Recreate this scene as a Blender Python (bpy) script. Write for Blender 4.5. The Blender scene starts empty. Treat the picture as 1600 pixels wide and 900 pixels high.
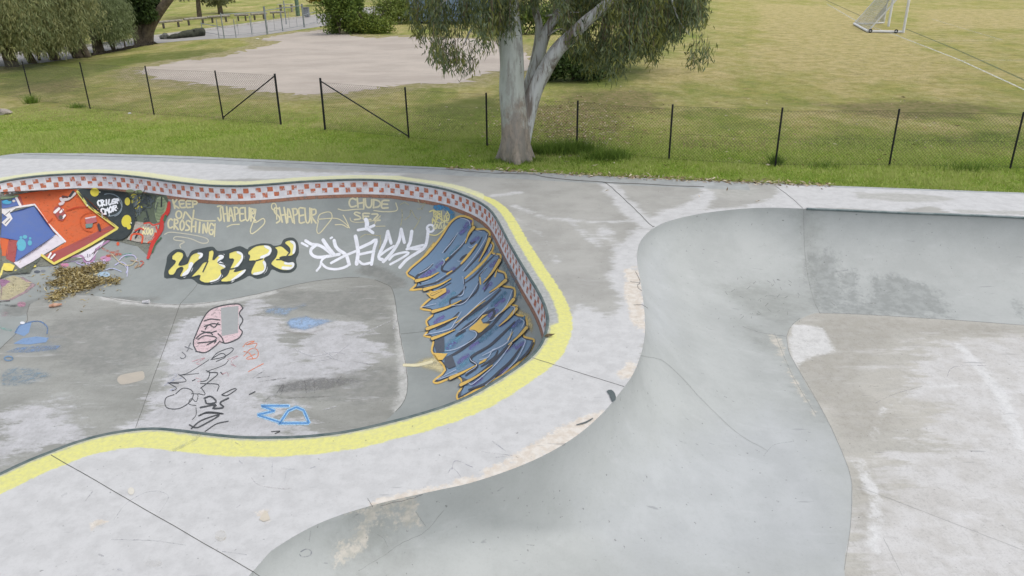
import bpy, math, random
import numpy as np
from mathutils import Matrix, Vector
from mathutils.bvhtree import BVHTree
from mathutils.geometry import delaunay_2d_cdt
random.seed(7); rng = np.random.default_rng(7)
R = math.radians
scene = bpy.context.scene
COL = scene.collection

# ------------------------------------------------------------------ camera, sky, sun, exposure
CAM_H, PITCH, ROLL, FPX = 5.5, R(23.4), R(-0.82), 1210.0
F_ = Vector((0, math.cos(PITCH), -math.sin(PITCH)))
R0 = Vector((1, 0, 0)); U0 = Vector((0, math.sin(PITCH), math.cos(PITCH)))
RT = R0*math.cos(ROLL) + U0*math.sin(ROLL); UP = -R0*math.sin(ROLL) + U0*math.cos(ROLL)
CAM = Vector((0, 0, CAM_H))
cd = bpy.data.cameras.new('camera'); cam = bpy.data.objects.new('camera', cd); COL.objects.link(cam)
m = Matrix.Identity(4)
for i in range(3):
    m[i][0] = RT[i]; m[i][1] = UP[i]; m[i][2] = -F_[i]; m[i][3] = CAM[i]
cam.matrix_world = m
cd.sensor_width = 36; cd.lens = FPX/1600*36; cd.clip_end = 2000
scene.camera = cam
SUN_EL, SUN_AZ = R(66), R(110)      # azimuth: direction the sun stands in, clockwise from +Y
w = bpy.data.worlds.new('World'); scene.world = w; w.use_nodes = True
nt = w.node_tree; bg = nt.nodes['Background']
sky = nt.nodes.new('ShaderNodeTexSky'); sky.sky_type = 'NISHITA'; sky.sun_disc = False
sky.sun_elevation = SUN_EL; sky.sun_rotation = SUN_AZ; sky.air_density = 1.0; sky.dust_density = 3.0; sky.ozone_density = 1.0
hs = nt.nodes.new('ShaderNodeHueSaturation'); hs.inputs['Saturation'].default_value = .42      # high thin cloud
nt.links.new(sky.outputs[0], hs.inputs['Color']); nt.links.new(hs.outputs[0], bg.inputs[0]); bg.inputs[1].default_value = 0.15
sl = bpy.data.lights.new('sun', 'SUN'); sl.energy = .5; sl.angle = R(34); sl.color = (1.0, 0.95, 0.87)
so = bpy.data.objects.new('sun', sl); COL.objects.link(so)
sd_ = Vector((math.sin(SUN_AZ)*math.cos(SUN_EL), math.cos(SUN_AZ)*math.cos(SUN_EL), math.sin(SUN_EL)))
so.rotation_euler = sd_.to_track_quat('Z', 'Y').to_euler(); so.location = (0, 0, 40)
vs = scene.view_settings; vs.view_transform = 'Standard'; vs.look = 'None'; vs.exposure = 0.52; vs.gamma = 1; vs.use_curve_mapping = False
scene.cycles.max_bounces = 6; scene.cycles.diffuse_bounces = 3; scene.cycles.transparent_max_bounces = 24

# ------------------------------------------------------------------ helpers
def ray(x, y):
    return (F_ + RT*((x-800)/FPX) + UP*((450-y)/FPX)).normalized()
def at(x, y, z=0.0):
    d = ray(x, y); t = (z-CAM_H)/d.z; return CAM + d*t
def aty(x, y, Y):
    d = ray(x, y); return CAM + d*(Y/d.y)
def lin(c):
    return tuple((v/255/12.92 if v/255 <= .04045 else ((v/255+.055)/1.055)**2.4) for v in c)
def put(o, parent=None, label=None, cat=None, group=None, kind=None):
    if o.name not in COL.objects: COL.objects.link(o)
    if parent is not None: o.parent = parent
    if label: o['label'] = label
    if cat: o['category'] = cat
    if group: o['group'] = group
    if kind: o['kind'] = kind
    return o
def empty(name, loc, **k):
    o = bpy.data.objects.new(name, None); o.location = loc; return put(o, **k)
def mesh_obj(name, V, Fc, mats, parent=None, matidx=None, smooth=False, **k):
    """V world coordinates; the parent Empty is only translated."""
    V = np.asarray(V, dtype=np.float64).reshape(-1, 3)
    if parent is not None: V = V - np.array(parent.matrix_world.translation if parent.parent else parent.location)
    me = bpy.data.meshes.new(name)
    Fa = Fc if isinstance(Fc, np.ndarray) else None
    if Fa is not None and Fa.ndim == 2:
        n, kk = Fa.shape
        me.vertices.add(len(V)); me.vertices.foreach_set('co', V.astype(np.float32).ravel())
        me.loops.add(n*kk); me.loops.foreach_set('vertex_index', Fa.astype(np.int32).ravel())
        me.polygons.add(n); me.polygons.foreach_set('loop_start', np.arange(0, n*kk, kk, dtype=np.int32))
        try: me.polygons.foreach_set('loop_total', np.full(n, kk, dtype=np.int32))
        except Exception: pass
        me.update(calc_edges=True)
    else:
        me.from_pydata([tuple(v) for v in V], [], [tuple(f) for f in Fc]); me.update()
    if not isinstance(mats, (list, tuple)): mats = [mats]
    for mm in mats: me.materials.append(mm)
    if matidx is not None: me.polygons.foreach_set('material_index', np.asarray(matidx, dtype=np.int32))
    if smooth: me.polygons.foreach_set('use_smooth', np.ones(len(me.polygons), dtype=bool))
    me.update()
    return put(bpy.data.objects.new(name, me), parent=parent, **k)
def set_attr(o, name, vals):
    a = o.data.attributes.new(name, 'FLOAT', 'POINT'); a.data.foreach_set('value', np.asarray(vals, dtype=np.float32))
def catmull(P, n=8, closed=False):
    P = np.asarray(P, dtype=float); N = len(P); out = []
    rg = range(N) if closed else range(N-1)
    for i in rg:
        p0 = P[(i-1) % N] if closed or i > 0 else 2*P[0]-P[1]
        p1 = P[i]; p2 = P[(i+1) % N]
        p3 = P[(i+2) % N] if closed or i < N-2 else 2*P[-1]-P[-2]
        for t in np.arange(n)/n:
            out.append(.5*((2*p1)+(-p0+p2)*t+(2*p0-5*p1+4*p2-p3)*t*t+(-p0+3*p1-3*p2+p3)*t**3))
    if not closed: out.append(P[-1])
    return np.array(out)
def seg_dist(X, P, closed=False):
    """distance from points X (n,2) to polyline P"""
    X = np.asarray(X)[:, :2]; P = np.asarray(P)[:, :2]
    A = P if closed else P[:-1]; B = np.roll(P, -1, 0) if closed else P[1:]
    best = np.full(len(X), 1e9)
    for a, b in zip(A, B):
        ab = b-a; L = (ab@ab) or 1e-9
        t = np.clip(((X-a)@ab)/L, 0, 1)
        d = X-a-t[:, None]*ab
        np.minimum(best, np.einsum('ij,ij->i', d, d), out=best)
    return np.sqrt(best)
def inside(X, P):
    X = np.asarray(X)[:, :2]; P = np.asarray(P)[:, :2]; r = np.zeros(len(X), bool)
    j = len(P)-1
    for i in range(len(P)):
        a, b = P[i], P[j]
        if a[1] != b[1]:
            c = ((a[1] > X[:, 1]) != (b[1] > X[:, 1])) & (X[:, 0] < (b[0]-a[0])*(X[:, 1]-a[1])/(b[1]-a[1])+a[0])
            r ^= c
        j = i
    return r
def sdf(X, P):
    d = seg_dist(X, P, True); return np.where(inside(X, P), d, -d)

# ---- material kit
def newmat(name):
    mt = bpy.data.materials.new(name); mt.use_nodes = True; n = mt.node_tree
    b = n.nodes['Principled BSDF']; b.inputs['Roughness'].default_value = .8; b.inputs['Specular IOR Level'].default_value = .3
    return mt, n, b
class N:
    def __init__(s, nt): s.t = nt
    def new(s, ty, **k):
        n = s.t.nodes.new(ty)
        for a, v in k.items(): setattr(n, a, v)
        return n
    def link(s, a, b): s.t.links.new(a, b)
    def pos(s, scale=(1, 1, 1), rot=0):
        g = s.new('ShaderNodeNewGeometry'); mp = s.new('ShaderNodeMapping'); mp.inputs['Scale'].default_value = scale
        mp.inputs['Rotation'].default_value = (0, 0, rot)
        s.link(g.outputs['Position'], mp.inputs[0]); return mp.outputs[0]
    def noise(s, sc, det=4, rough=.6, scale=(1, 1, 1), rot=0, dist=0):
        n = s.new('ShaderNodeTexNoise'); n.inputs['Scale'].default_value = sc; n.inputs['Detail'].default_value = det
        n.inputs['Roughness'].default_value = rough; n.inputs['Distortion'].default_value = dist
        s.link(s.pos(scale, rot), n.inputs['Vector']); return n.outputs['Fac']
    def math(s, op, a, b=None, clamp=False):
        n = s.new('ShaderNodeMath', operation=op); n.use_clamp = clamp
        for i, v in enumerate((a, b)):
            if v is None: continue
            if isinstance(v, (int, float)): n.inputs[i].default_value = v
            else: s.link(v, n.inputs[i])
        return n.outputs[0]
    def ramp(s, v, lo, hi):
        n = s.new('ShaderNodeMapRange', interpolation_type='SMOOTHSTEP'); s.link(v, n.inputs[0])
        n.inputs[1].default_value = lo; n.inputs[2].default_value = hi; return n.outputs[0]
    def mix(s, f, a, b):
        n = s.new('ShaderNodeMix', data_type='RGBA')
        if isinstance(f, (int, float)): n.inputs[0].default_value = f
        else: s.link(f, n.inputs[0])
        for i, v in ((6, a), (7, b)):
            if isinstance(v, tuple): n.inputs[i].default_value = (*v[:3], 1)
            else: s.link(v, n.inputs[i])
        return n.outputs[2]
    def attr(s, name):
        n = s.new('ShaderNodeAttribute'); n.attribute_name = name; return n.outputs['Fac']
    def bump(s, b, h, strength=.2, dist=.01):
        n = s.new('ShaderNodeBump'); n.inputs['Strength'].default_value = strength; n.inputs['Distance'].default_value = dist
        s.link(h, n.inputs['Height']); s.link(n.outputs[0], b.inputs['Normal'])

def layered(name, base, var, layers, rough=.75, streak=None, fine=.10, speck=True):
    """painted / bare concrete. base: colour, var: second colour mixed by noise.
    layers: (attribute, colour, colour2, noise scale, amp, edge, opacity, stretch)"""
    mt, nt, b = newmat(name); k = N(nt)
    c = k.mix(k.ramp(k.noise(.9, 6, .65, streak or (1, 1, 1)), .35, .68), base, var)
    for at_, c1, c2, ns, amp, edge, op, st in layers:
        nz = k.math('SUBTRACT', k.noise(ns, 7, .72, st or (1, 1, 1)), .5)
        nz2 = k.math('SUBTRACT', k.noise(ns*5.3, 6, .75, st or (1, 1, 1), .3), .5)
        v = k.math('ADD', k.attr(at_), k.math('MULTIPLY', k.math('ADD', nz, k.math('MULTIPLY', nz2, .55)), amp))
        f = k.math('MULTIPLY', k.ramp(v, -edge, edge), op)
        cc = k.mix(k.ramp(k.noise(ns*2.3, 4, .6), .38, .64), c1, c2)
        c = k.mix(f, c, cc)
    # fine mottling: grime and trowel marks belonging to the surface
    mot = k.noise(13, 9, .82, (1, .7, 1)); c = k.mix(k.math('MULTIPLY', k.ramp(mot, .47, .70), fine*1.5), c, lin((120, 118, 112)))
    mo2 = k.noise(38, 3, .6); c = k.mix(k.math('MULTIPLY', k.ramp(mo2, .52, .75), fine*1.2), c, lin((110, 108, 104)))
    st2 = k.noise(3.5, 6, .7, (.25, 1, 1), .5); c = k.mix(k.math('MULTIPLY', k.ramp(st2, .55, .75), fine*1.2), c, lin((228, 228, 230)))
    if speck:
        s1 = k.noise(16, 2, .5); c = k.mix(k.math('MULTIPLY', k.ramp(s1, .71, .75), .55), c, lin((96, 96, 94)))
        sc = k.noise(11, 3, .5, (.12, 1, 1), .9); c = k.mix(k.math('MULTIPLY', k.ramp(sc, .70, .76), .35), c, lin((100, 102, 105)))
    k.link(c, b.inputs['Base Color']); b.inputs['Roughness'].default_value = rough
    k.bump(b, k.noise(45, 5, .7), .25, .004)
    return mt
def simple(name, col, col2=None, ns=8, rough=.6, metal=0, bump=0):
    mt, nt, b = newmat(name); k = N(nt)
    c = k.mix(k.ramp(k.noise(ns, 5, .65), .35, .65), lin(col), lin(col2 or tuple(v*.82 for v in col)))
    k.link(c, b.inputs['Base Color']); b.inputs['Roughness'].default_value = rough; b.inputs['Metallic'].default_value = metal
    if bump: k.bump(b, k.noise(ns*3, 5, .7), bump, .02)
    return mt
_paint = {}
def paint(col, soft=0, wear=.12):
    key = (tuple(col), soft, wear)
    if key in _paint: return _paint[key]
    mt, nt, b = newmat('paint'); k = N(nt)
    c = k.mix(k.ramp(k.noise(5, 5, .7), .35, .7), lin(col), lin(tuple(min(255, v*.86+18) for v in col)))
    k.link(c, b.inputs['Base Color']); b.inputs['Roughness'].default_value = .6
    e = k.attr('e')
    nz = k.noise(26, 5, .75)
    if soft: a = k.ramp(k.math('ADD', k.math('SUBTRACT', 1, e), k.math('MULTIPLY', k.math('SUBTRACT', nz, .5), .5)), .0, .25+soft)
    else: a = k.ramp(k.math('ADD', k.math('SUBTRACT', 1, e), k.math('MULTIPLY', k.math('SUBTRACT', nz, .5), .5)), .06, .3)
    wr = k.math('SUBTRACT', 1, k.math('MULTIPLY', k.ramp(k.noise(9, 8, .8), .70-wear*1.1, .78-wear*.6), min(.9, .35+wear*1.6)))
    k.link(k.math('MULTIPLY', a, wr, True), b.inputs['Alpha'])
    _paint[key] = mt; return mt

# ------------------------------------------------------------------ bowl outlines (rim, foot of the wall)
def P2(p, z):
    if len(p) == 3: return np.array(p[:2], float)        # ('w' points: world x, y)
    q = at(p[0], p[1], z); return np.array((q.x, q.y))
W = lambda x, y: (x, y, 0)
H = 'in'                                                  # foot hidden behind the rim: set back along the inward normal
D1, D2 = 2.0, 1.5
B1 = [((623,283),(585,437)),((600,281),(562,433)),((550,280),(525,435)),((475,283),(475,442)),((425,287),(425,454)),((375,290),(375,465)),
 ((325,289),(325,472)),((275,284),(275,475)),((225,277),(225,472)),((175,272),(180,466)),((125,271),(130,461)),((60,274.5),(90,463)),((0,284),(60,469)),
 (W(-14.1,19.1),(46,477)),(W(-14.8,17.6),(42,490)),(W(-14.9,15.6),(38,505)),(W(-14.4,13),(0,545)),(W(-13.6,10.5),W(-10.9,12)),
 (W(-12.3,8.4),W(-10.2,10.4)),(W(-10.5,6.9),W(-9.2,9.3)),(W(-8.7,6.4),W(-8.1,8.9)),(W(-7.6,6.42),W(-7.3,8.9)),(W(-6.9,6.62),H),(W(-6.5,6.88),H),(W(-6.22,7.18),H),((0,741),H),((40,722),H),((80,706),H),((120,691),H),((160,680),H),((200,673),H),
 ((240,670),H),((280,673),H),((320,678),H),((370,683),H),((420,684),H),((480,682),H),((540,675),H),((600,662),H),((653,648),H),((700,633),H),
 ((745,613),(600,662)),((796,582),(615,646)),((830,557),(632,625)),((848,533),(636,610)),((856,502),(637,590)),((851,477),(634,565)),((839,452),(629,540)),
 ((818,418),(625,520)),((796,380),(619,481)),((775,340),(615,462)),((758,321),(613,450)),((729,306),(606,444)),((687,293),(597,440))]
B2 = [((1600,340),(1600,508)),((1400,332),(1412,495)),((1310,328),(1330,491)),((1256,326),(1280,489)),((1210,324.5),(1268,491)),((1162,326),(1260,494)),((1100,333),(1252,498)),((1050,344),(1244,503)),
 ((1022,356),(1238,508)),((1004,372),(1233,514)),((996,390),(1230,520)),((996,412),(1229,529)),((1001,440),(1230,538)),((1006,477),(1234,553)),((1008,510),(1240,565)),((1005,540),(1250,582)),
 ((993,577),(1261,603)),((975,605),(1275,625)),((940,647),(1290,652)),((895,685),(1305,682)),((832,720),(1318,712)),((744,752),(1328,740)),
 ((665,770),(1332,776)),((580,790),(1328,829)),((500,817),(1319,891)),((431,856),W(3.75,6.3)),((400,887),W(3.6,5.5)),(W(-3.0,4.6),W(3.4,4.4)),(W(-3.4,3),W(3.2,3)),
 (W(-3.5,0),W(2.4,0)),(W(-2.8,-3.4),W(1.5,-1.5)),(W(1,-5),W(3,-2.4)),(W(8,-5.4),W(8,-2.8)),(W(15,-5),W(14,-2.4)),(W(19.5,-1),W(16.6,0)),(W(20,6),W(17.2,6)),(W(19.5,12),W(16.8,11)),(W(16.8,14.9),W(15.2,12.6)),(W(13.5,15.4),W(12.9,13.2))]
def outline(B, D, n):
    C = np.array([P2(c, 0) for c, f in B]); cen = C.mean(0)
    Fp = []
    for i, (c, f) in enumerate(B):
        if isinstance(f, str):
            t = C[(i+1) % len(C)]-C[i-1]; nn = np.array((-t[1], t[0])); nn /= np.linalg.norm(nn)
            if nn@(cen-C[i]) < 0: nn = -nn
            Fp.append(C[i]+nn*2.35)
        else: Fp.append(P2(f, -D))
    Fp = np.array(Fp)
    C = catmull(C, n, True); Fp = catmull(Fp, n, True)
    for _ in range(6): Fp = .5*Fp+.25*(np.roll(Fp, 1, 0)+np.roll(Fp, -1, 0))
    for _ in range(3): C = .5*C+.25*(np.roll(C, 1, 0)+np.roll(C, -1, 0))
    return C, Fp
C1, G1 = outline(B1, D1, 10); C2, G2 = outline(B2, D2, 12)

def wall_pts(C, G, D, th):
    """rows of points down the curved wall for the angles th"""
    rows = []
    for t in th:
        xy = C+(G-C)*(1-math.cos(t)); rows.append(np.c_[xy, np.full(len(C), -D*math.sin(t))])
    return np.array(rows)
def loft(rows):
    r, n, _ = rows.shape; V = rows.reshape(-1, 3); i = np.arange(n); F4 = []
    for a in range(r-1):
        F4.append(np.c_[a*n+i, a*n+(i+1) % n, (a+1)*n+(i+1) % n, (a+1)*n+i])
    return V, np.vstack(F4)
def cdt_fill(loops, grid=None, holes=()):
    """triangulate a polygon (first loop) minus holes with optional interior grid"""
    pts, edges, polys = [], [], []
    for L in loops:
        s = len(pts); pts += [Vector((p[0], p[1])) for p in L]; n = len(L)
        edges += [(s+i, s+(i+1) % n) for i in range(n)]
    if grid is not None:
        pts += [Vector((p[0], p[1])) for p in grid]
    v, e, f, *_ = delaunay_2d_cdt(pts, edges, [], 0, 1e-6)
    V = np.array([(p.x, p.y) for p in v]); T = np.array([t for t in f if len(t) == 3])
    cen = V[T].mean(1); keep = inside(cen, loops[0])
    for L in loops[1:]: keep &= ~inside(cen, L)
    T = T[keep]
    a, b, c = V[T[:, 0]], V[T[:, 1]], V[T[:, 2]]
    ar = (b[:, 0]-a[:, 0])*(c[:, 1]-a[:, 1])-(b[:, 1]-a[:, 1])*(c[:, 0]-a[:, 0])
    T[ar < 0] = T[ar < 0][:, ::-1]
    return V, T
def gridpts(loop, s, holes=(), margin=.6):
    lo = np.min(loop, 0); hi = np.max(loop, 0)
    X, Y = np.meshgrid(np.arange(lo[0], hi[0], s), np.arange(lo[1], hi[1], s)); P = np.c_[X.ravel(), Y.ravel()]
    P = P+rng.uniform(-.15*s, .15*s, P.shape)
    k = inside(P, loop)
    for h in holes: k &= ~inside(P, h)
    P = P[k]; k = seg_dist(P, loop, True) > margin*s
    for h in holes: k &= seg_dist(P, h, True) > margin*s
    return P[k]
def px(L, z=0.0): return np.array([(lambda q: (q.x, q.y))(at(x, y, z)) for x, y in L])
def maxsd(X, polys, strokes=()):
    r = np.full(len(X), -1.0)
    for P in polys: r = np.maximum(r, sdf(X, P))
    for P, wd in strokes: r = np.maximum(r, wd-seg_dist(X, P))
    return r

# ------------------------------------------------------------------ deck
DECK = np.vstack([px([(-60,262),(-25,247),(15,241),(37,239),(150,239.5),(300,244),(500,253),(700,262),(1000,278),(1300,290),(1600,301),(1750,307)]),
                  [(24.5,20.3),(25,-9),(-22,-9),(-22,14)]])
dl = []
for a, b in zip(DECK, np.roll(DECK, -1, 0)):
    n = max(1, int(np.linalg.norm(b-a)/.6)); dl += [a+(b-a)*i/n for i in range(n)]
DECKL = np.array(dl)
g = gridpts(DECKL, .13, (C1, C2)); g = g[(g[:, 1] > 3) & (np.abs(g[:, 0]) < g[:, 1]*.75+3)]
V, T = cdt_fill([DECKL, C1, C2], g)
light = [px([(-200,1000),(-200,500),(500,600),(800,560),(860,540),(875,500),(905,478),(950,492),(975,470),(985,440),(975,410),(985,385),(1010,365),(1020,480),(1000,600),(900,720),(700,800),(560,810),(400,960)]),
  px([(-80,262),(-20,244),(37,240),(150,240),(330,246),(420,252),(380,262),(430,272),(300,284),(200,268),(100,268),(0,280)]),
  px([(1245,288),(1700,303),(1700,350),(1500,337),(1450,322),(1400,330),(1300,326),(1150,324),(1210,310),(1215,290)]),
  px([(330,262),(420,266),(520,270),(640,272),(600,278),(450,278),(350,280)])]
streaks = [(px([(945,284),(965,305),(985,330),(1015,352)]), .22), (px([(1015,352),(1045,335),(1085,322),(1110,300),(1100,286)]), .24), (px([(805,322),(850,340),(920,347),(1000,345)]), .08),
  (px([(775,305),(808,301)]), .10), (px([(1010,365),(985,395),(980,430),(1000,470)]), .34), (px([(885,340),(935,385),(942,352),(990,420)]), .03), (px([(1030,350),(1100,333),(1180,325),(1256,324)]), .20),
  (px([(800,335),(850,370),(870,410)]), -.02)]
bare = [px([(1330,300),(1440,303),(1500,312),(1420,316),(1340,310)]), px([(1100,290),(1190,294),(1180,306),(1120,308)]), px([(1490,328),(1600,330),(1600,336),(1500,334)])]
tan = [px([(576,797),(580,783),(640,768),(700,757),(760,733),(830,695),(870,668),(905,652),(940,642),(950,648),(900,690),(832,724),(744,758),(690,776),(650,778),(600,800)]),
  px([(978,420),(996,415),(1002,450),(1010,500),(1000,520),(985,500),(975,455)]), px([(965,585),(985,560),(998,562),(990,588),(975,600)]), px([(985,490),(1010,480),(1010,522),(992,508)])]
spots = [(px([(410,800),(420,812)]), .05), (px([(745-.0,835-.0-20),(750,818)]), .01), (px([(150,815),(160,822)]), .05), (px([(735,835),(745,840)]), .04)]
deck = mesh_obj('deck', np.c_[V, np.zeros(len(V))], T, layered('deck_concrete', lin((168,167,161)), lin((153,152,146)), [
    ('light', lin((197,197,196)), lin((187,187,186)), 1.8, .75, .09, .90, (.45, 1, 1)),
    ('bare', lin((172,171,165)), lin((160,160,153)), 3, .6, .07, .8, (.3, 1, 1)),
    ('tan', lin((200,190,176)), lin((212,206,196)), 4, .35, .03, .95, None),
    ('yel', lin((214,211,124)), lin((203,201,130)), 7, .13, .018, .94, (.5, 1, 1)),
    ('ypale', lin((214,214,160)), lin((206,206,170)), 5, .25, .05, .8, (.5, 1, 1)),
    ('rim', lin((172,174,170)), lin((150,153,150)), 6, .12, .03, .85, None),
    ('strip', lin((158,163,162)), lin((145,150,150)), 1.4, .10, .02, .75, None)]), kind='structure')
dc = seg_dist(V, C1, True)
C1r = C1
nearside = V[:, 1] < 13.2
yel = .40-dc-np.where(nearside, 0, np.clip((-V[:, 0]-.4)*.2, 0, .9))
rightside = (V[:, 1] > 11.2) & (V[:, 0] > -3)
yel = np.where(rightside, np.minimum(yel, dc-.16), yel)
set_attr(deck, 'yel', yel)
set_attr(deck, 'ypale', np.where(nearside | (V[:, 0] > -.6), -.5, np.minimum(.42-dc, dc-.05)))
set_attr(deck, 'rim', np.where(rightside, .17-dc, .06-dc))
set_attr(deck, 'light', maxsd(V, light, streaks)); set_attr(deck, 'bare', maxsd(V, bare)); set_attr(deck, 'tan', maxsd(V, tan, spots))
# far edging strip
edge = px([(37,239),(150,239.5),(300,244),(500,253),(700,262),(1000,278),(1300,290),(1600,301),(1750,307)])
set_attr(deck, 'strip', .75-seg_dist(V, edge)+np.where(V[:, 0] > 6, -.6, 0))
# slab edge down into the soil
n = len(DECKL); sv = np.vstack([np.c_[DECKL, np.full(n, -.002)], np.c_[DECKL, np.full(n, -.25)]]); i = np.arange(n)
mesh_obj('slab_edge', sv, np.c_[i, i+n, (i+1) % n+n, (i+1) % n], simple('slab_edge', (140,138,130), None, 6), parent=deck)

# ------------------------------------------------------------------ bowls
th = np.linspace(0, math.pi/2, 30)
bowl1 = empty('skate_bowl', (-5, 13, -D1), label='kidney shaped concrete bowl with painted checker band and graffiti walls', cat='skate bowl')
V1, Fq = loft(wall_pts(C1, G1, D1, th))
wall1 = mesh_obj('wall', V1, Fq, layered('wall_paint', lin((151,156,153)), lin((140,145,142)), [
    ('foot', lin((168,168,163)), lin((150,151,147)), 3, .6, .12, .7, None),
    ('dirt', lin((120,122,118)), lin((135,136,131)), 2.5, .5, .12, .8, None)], fine=.06, speck=False, rough=.6), parent=bowl1, smooth=True)
Vf, Tf = cdt_fill([G1], gridpts(G1, .12))
floor1 = mesh_obj('floor', np.c_[Vf, np.full(len(Vf), -D1)], Tf, layered('floor_concrete', lin((158,159,153)), lin((136,137,131)), [
    ('light', lin((193,193,195)), lin((178,178,179)), 1.3, 2.6, .16, .88, (.4, 1, 1)),
    ('dirt', lin((128,130,125)), lin((143,143,138)), 2.5, 1.0, .12, .75, (.4, 1, 1)),
    ('pale', lin((203,203,200)), lin((190,190,186)), 3, .35, .08, .75, None)], streak=(.5, 1, 1), fine=.26), parent=bowl1)
z1 = -D1
set_attr(floor1, 'light', maxsd(Vf, [px([(205,700),(262,520),(300,500),(400,470),(470,560),(560,580),(520,600),(400,620),(560,700)], z1), px([(470,500),(560,510),(600,560),(560,600),(470,570)], z1), px([(0,650),(60,630),(130,640),(100,680),(0,720)], z1)]))
set_attr(floor1, 'dirt', maxsd(Vf, [px([(420,600),(620,570),(625,620),(560,630),(430,625)], z1), px([(90,500),(280,490),(240,570),(140,590),(60,540)], z1), px([(430,455),(600,450),(610,500),(560,500),(440,475)], z1)]))
set_attr(floor1, 'pale', maxsd(Vf, [], [(catmull(px([(160,463),(200,471),(275,477),(325,475),(375,468),(425,457)], z1), 4), .12), (px([(622,480),(630,560),(634,610),(620,640)], z1), .10)]))
set_attr(wall1, 'foot', np.full(len(V1), -1.0)); 
dd = -maxsd(V1, [], [(px([(600,440),(560,433)], z1), .3)])
set_attr(wall1, 'dirt', maxsd(V1, [], [(px([(575,425),(600,432),(620,445)], z1), .25), (px([(140,470),(240,468)], z1), .15), (np.array([(-10.5,17.6),(-11.5,16.5)]), .4)]))

def offset_wall(C, G, D, t, off):
    """points on the wall at depth angle t, moved off the surface towards the bowl's inside"""
    d = G-C; L = np.linalg.norm(d, axis=1)[:, None]
    T = np.c_[d*math.sin(t), np.full(len(C), -D*math.cos(t))]; T /= np.linalg.norm(T, axis=1)[:, None]
    nrm = np.c_[d/L, np.zeros(len(C))]; nrm = nrm-T*np.einsum('ij,ij->i', nrm, T)[:, None]
    nrm /= np.linalg.norm(nrm, axis=1)[:, None]
    P = np.c_[C+d*(1-math.cos(t)), np.full(len(C), -D*math.sin(t))]
    return P+nrm*off
def band(C, G, D, z0, z1, off, rows=6):
    return np.array([offset_wall(C, G, D, math.asin(z/D), off) for z in np.linspace(z0, z1, rows)])
tb = loft(band(C1, G1, D1, .03, .40, .003))
tile = mesh_obj('tile_band', tb[0], tb[1], simple('tile_white', (226,224,226), (206,204,208), 5, .5), parent=bowl1, smooth=True)
rb = band(C1, G1, D1, .385, .50, .0025, 4)
rv, rf = loft(rb); ee = np.repeat([0, 0, .35, .9], len(C1))
rs = mesh_obj('red_stripe', rv, rf, paint((156,112,90), .3, .2), parent=bowl1); set_attr(rs, 'e', ee)
# hand painted checker squares, each slightly out of true
def arclen(C):
    d = np.linalg.norm(np.roll(C, -1, 0)-C, axis=1); return np.r_[0, np.cumsum(d)]
AL = arclen(C1); LT = AL[-1]; nC = len(C1)
def wp(s, z, off):
    s = s % LT; i = int(np.searchsorted(AL, s, 'right')-1); f = (s-AL[i])/(AL[i+1]-AL[i]); j = (i+1) % nC
    c = C1[i]*(1-f)+C1[j]*f; gg = G1[i]*(1-f)+G1[j]*f; t = math.asin(z/D1)
    d = gg-c; L = np.linalg.norm(d); Tn = np.array((d[0]*math.sin(t), d[1]*math.sin(t), -D1*math.cos(t))); Tn /= np.linalg.norm(Tn)
    nr = np.array((d[0]/L, d[1]/L, 0)); nr -= Tn*(nr@Tn); nr /= np.linalg.norm(nr)
    p = np.array((*(c+d*(1-math.cos(t))), -z)); return p+nr*off
sv, sf, si = [], [], []
per = LT/round(LT/.155)
for kk in range(round(LT/.155)):
    row = kk % 2
    s0 = kk*per+random.uniform(-.008, .008); z0 = .085+row*.135+random.uniform(-.006, .006)
    wd = .132+random.uniform(-.012, .012); hh = .120+random.uniform(-.01, .01)
    b0 = len(sv)
    for a in range(3):
        for b_ in range(3): sv.append(wp(s0+wd*a/2+random.uniform(-.004, .004), z0+hh*b_/2+random.uniform(-.003, .003), .0055))
    for a in range(2):
        for b_ in range(2): q = b0+a*3+b_; sf.append((q, q+1, q+4, q+3)); si.append(random.choice([0, 0, 1]))
sq = mesh_obj('checker_pattern', sv, np.array(sf), [paint((200,114,80), 0, .24), paint((208,134,104), 0, .32)], parent=bowl1, matidx=si)
set_attr(sq, 'e', np.zeros(len(sv)))
def tube_closed(C, r, z, seg=8, out=0.0):
    t = np.roll(C, -1, 0)-np.roll(C, 1, 0); t /= np.linalg.norm(t, axis=1)[:, None]; nrm = np.c_[-t[:, 1], t[:, 0]]
    V = []
    for a in np.arange(seg)/seg*2*math.pi:
        V.append(np.c_[C+nrm*(r*math.cos(a)), np.full(len(C), z+r*math.sin(a))])
    V = np.array(V+[V[0]]); return loft(V)
ct = tube_closed(C1, .030, -.012)
mesh_obj('coping', ct[0], ct[1], simple('coping_paint', (72,88,88), (98,108,106), 6, .5), parent=bowl1, smooth=True)

bowl2 = empty('skate_bowl', (7, 9, -D2), label='wide plain grey painted bowl without graffiti, at the right', cat='skate bowl')
V2, Fq2 = loft(wall_pts(C2, G2, D2, np.linspace(0, math.pi/2, 34)))
wall2 = mesh_obj('wall', V2, Fq2, layered('bowl_paint', lin((172,175,172)), lin((162,165,162)), [
    ('cool', lin((177,180,180)), lin((168,171,171)), .6, 1.2, .5, .8, None),
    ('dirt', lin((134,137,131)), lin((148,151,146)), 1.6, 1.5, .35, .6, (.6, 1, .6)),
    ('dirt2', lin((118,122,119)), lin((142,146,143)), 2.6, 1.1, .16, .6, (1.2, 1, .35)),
    ('tan', lin((198,192,180)), lin((172,170,160)), 4, .4, .03, .9, None)], fine=.07, speck=True, rough=.6), parent=bowl2, smooth=True)
Vg, Tg = cdt_fill([G2], (lambda q: q[(q[:, 1] > 3)])(gridpts(G2, .14)))
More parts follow.
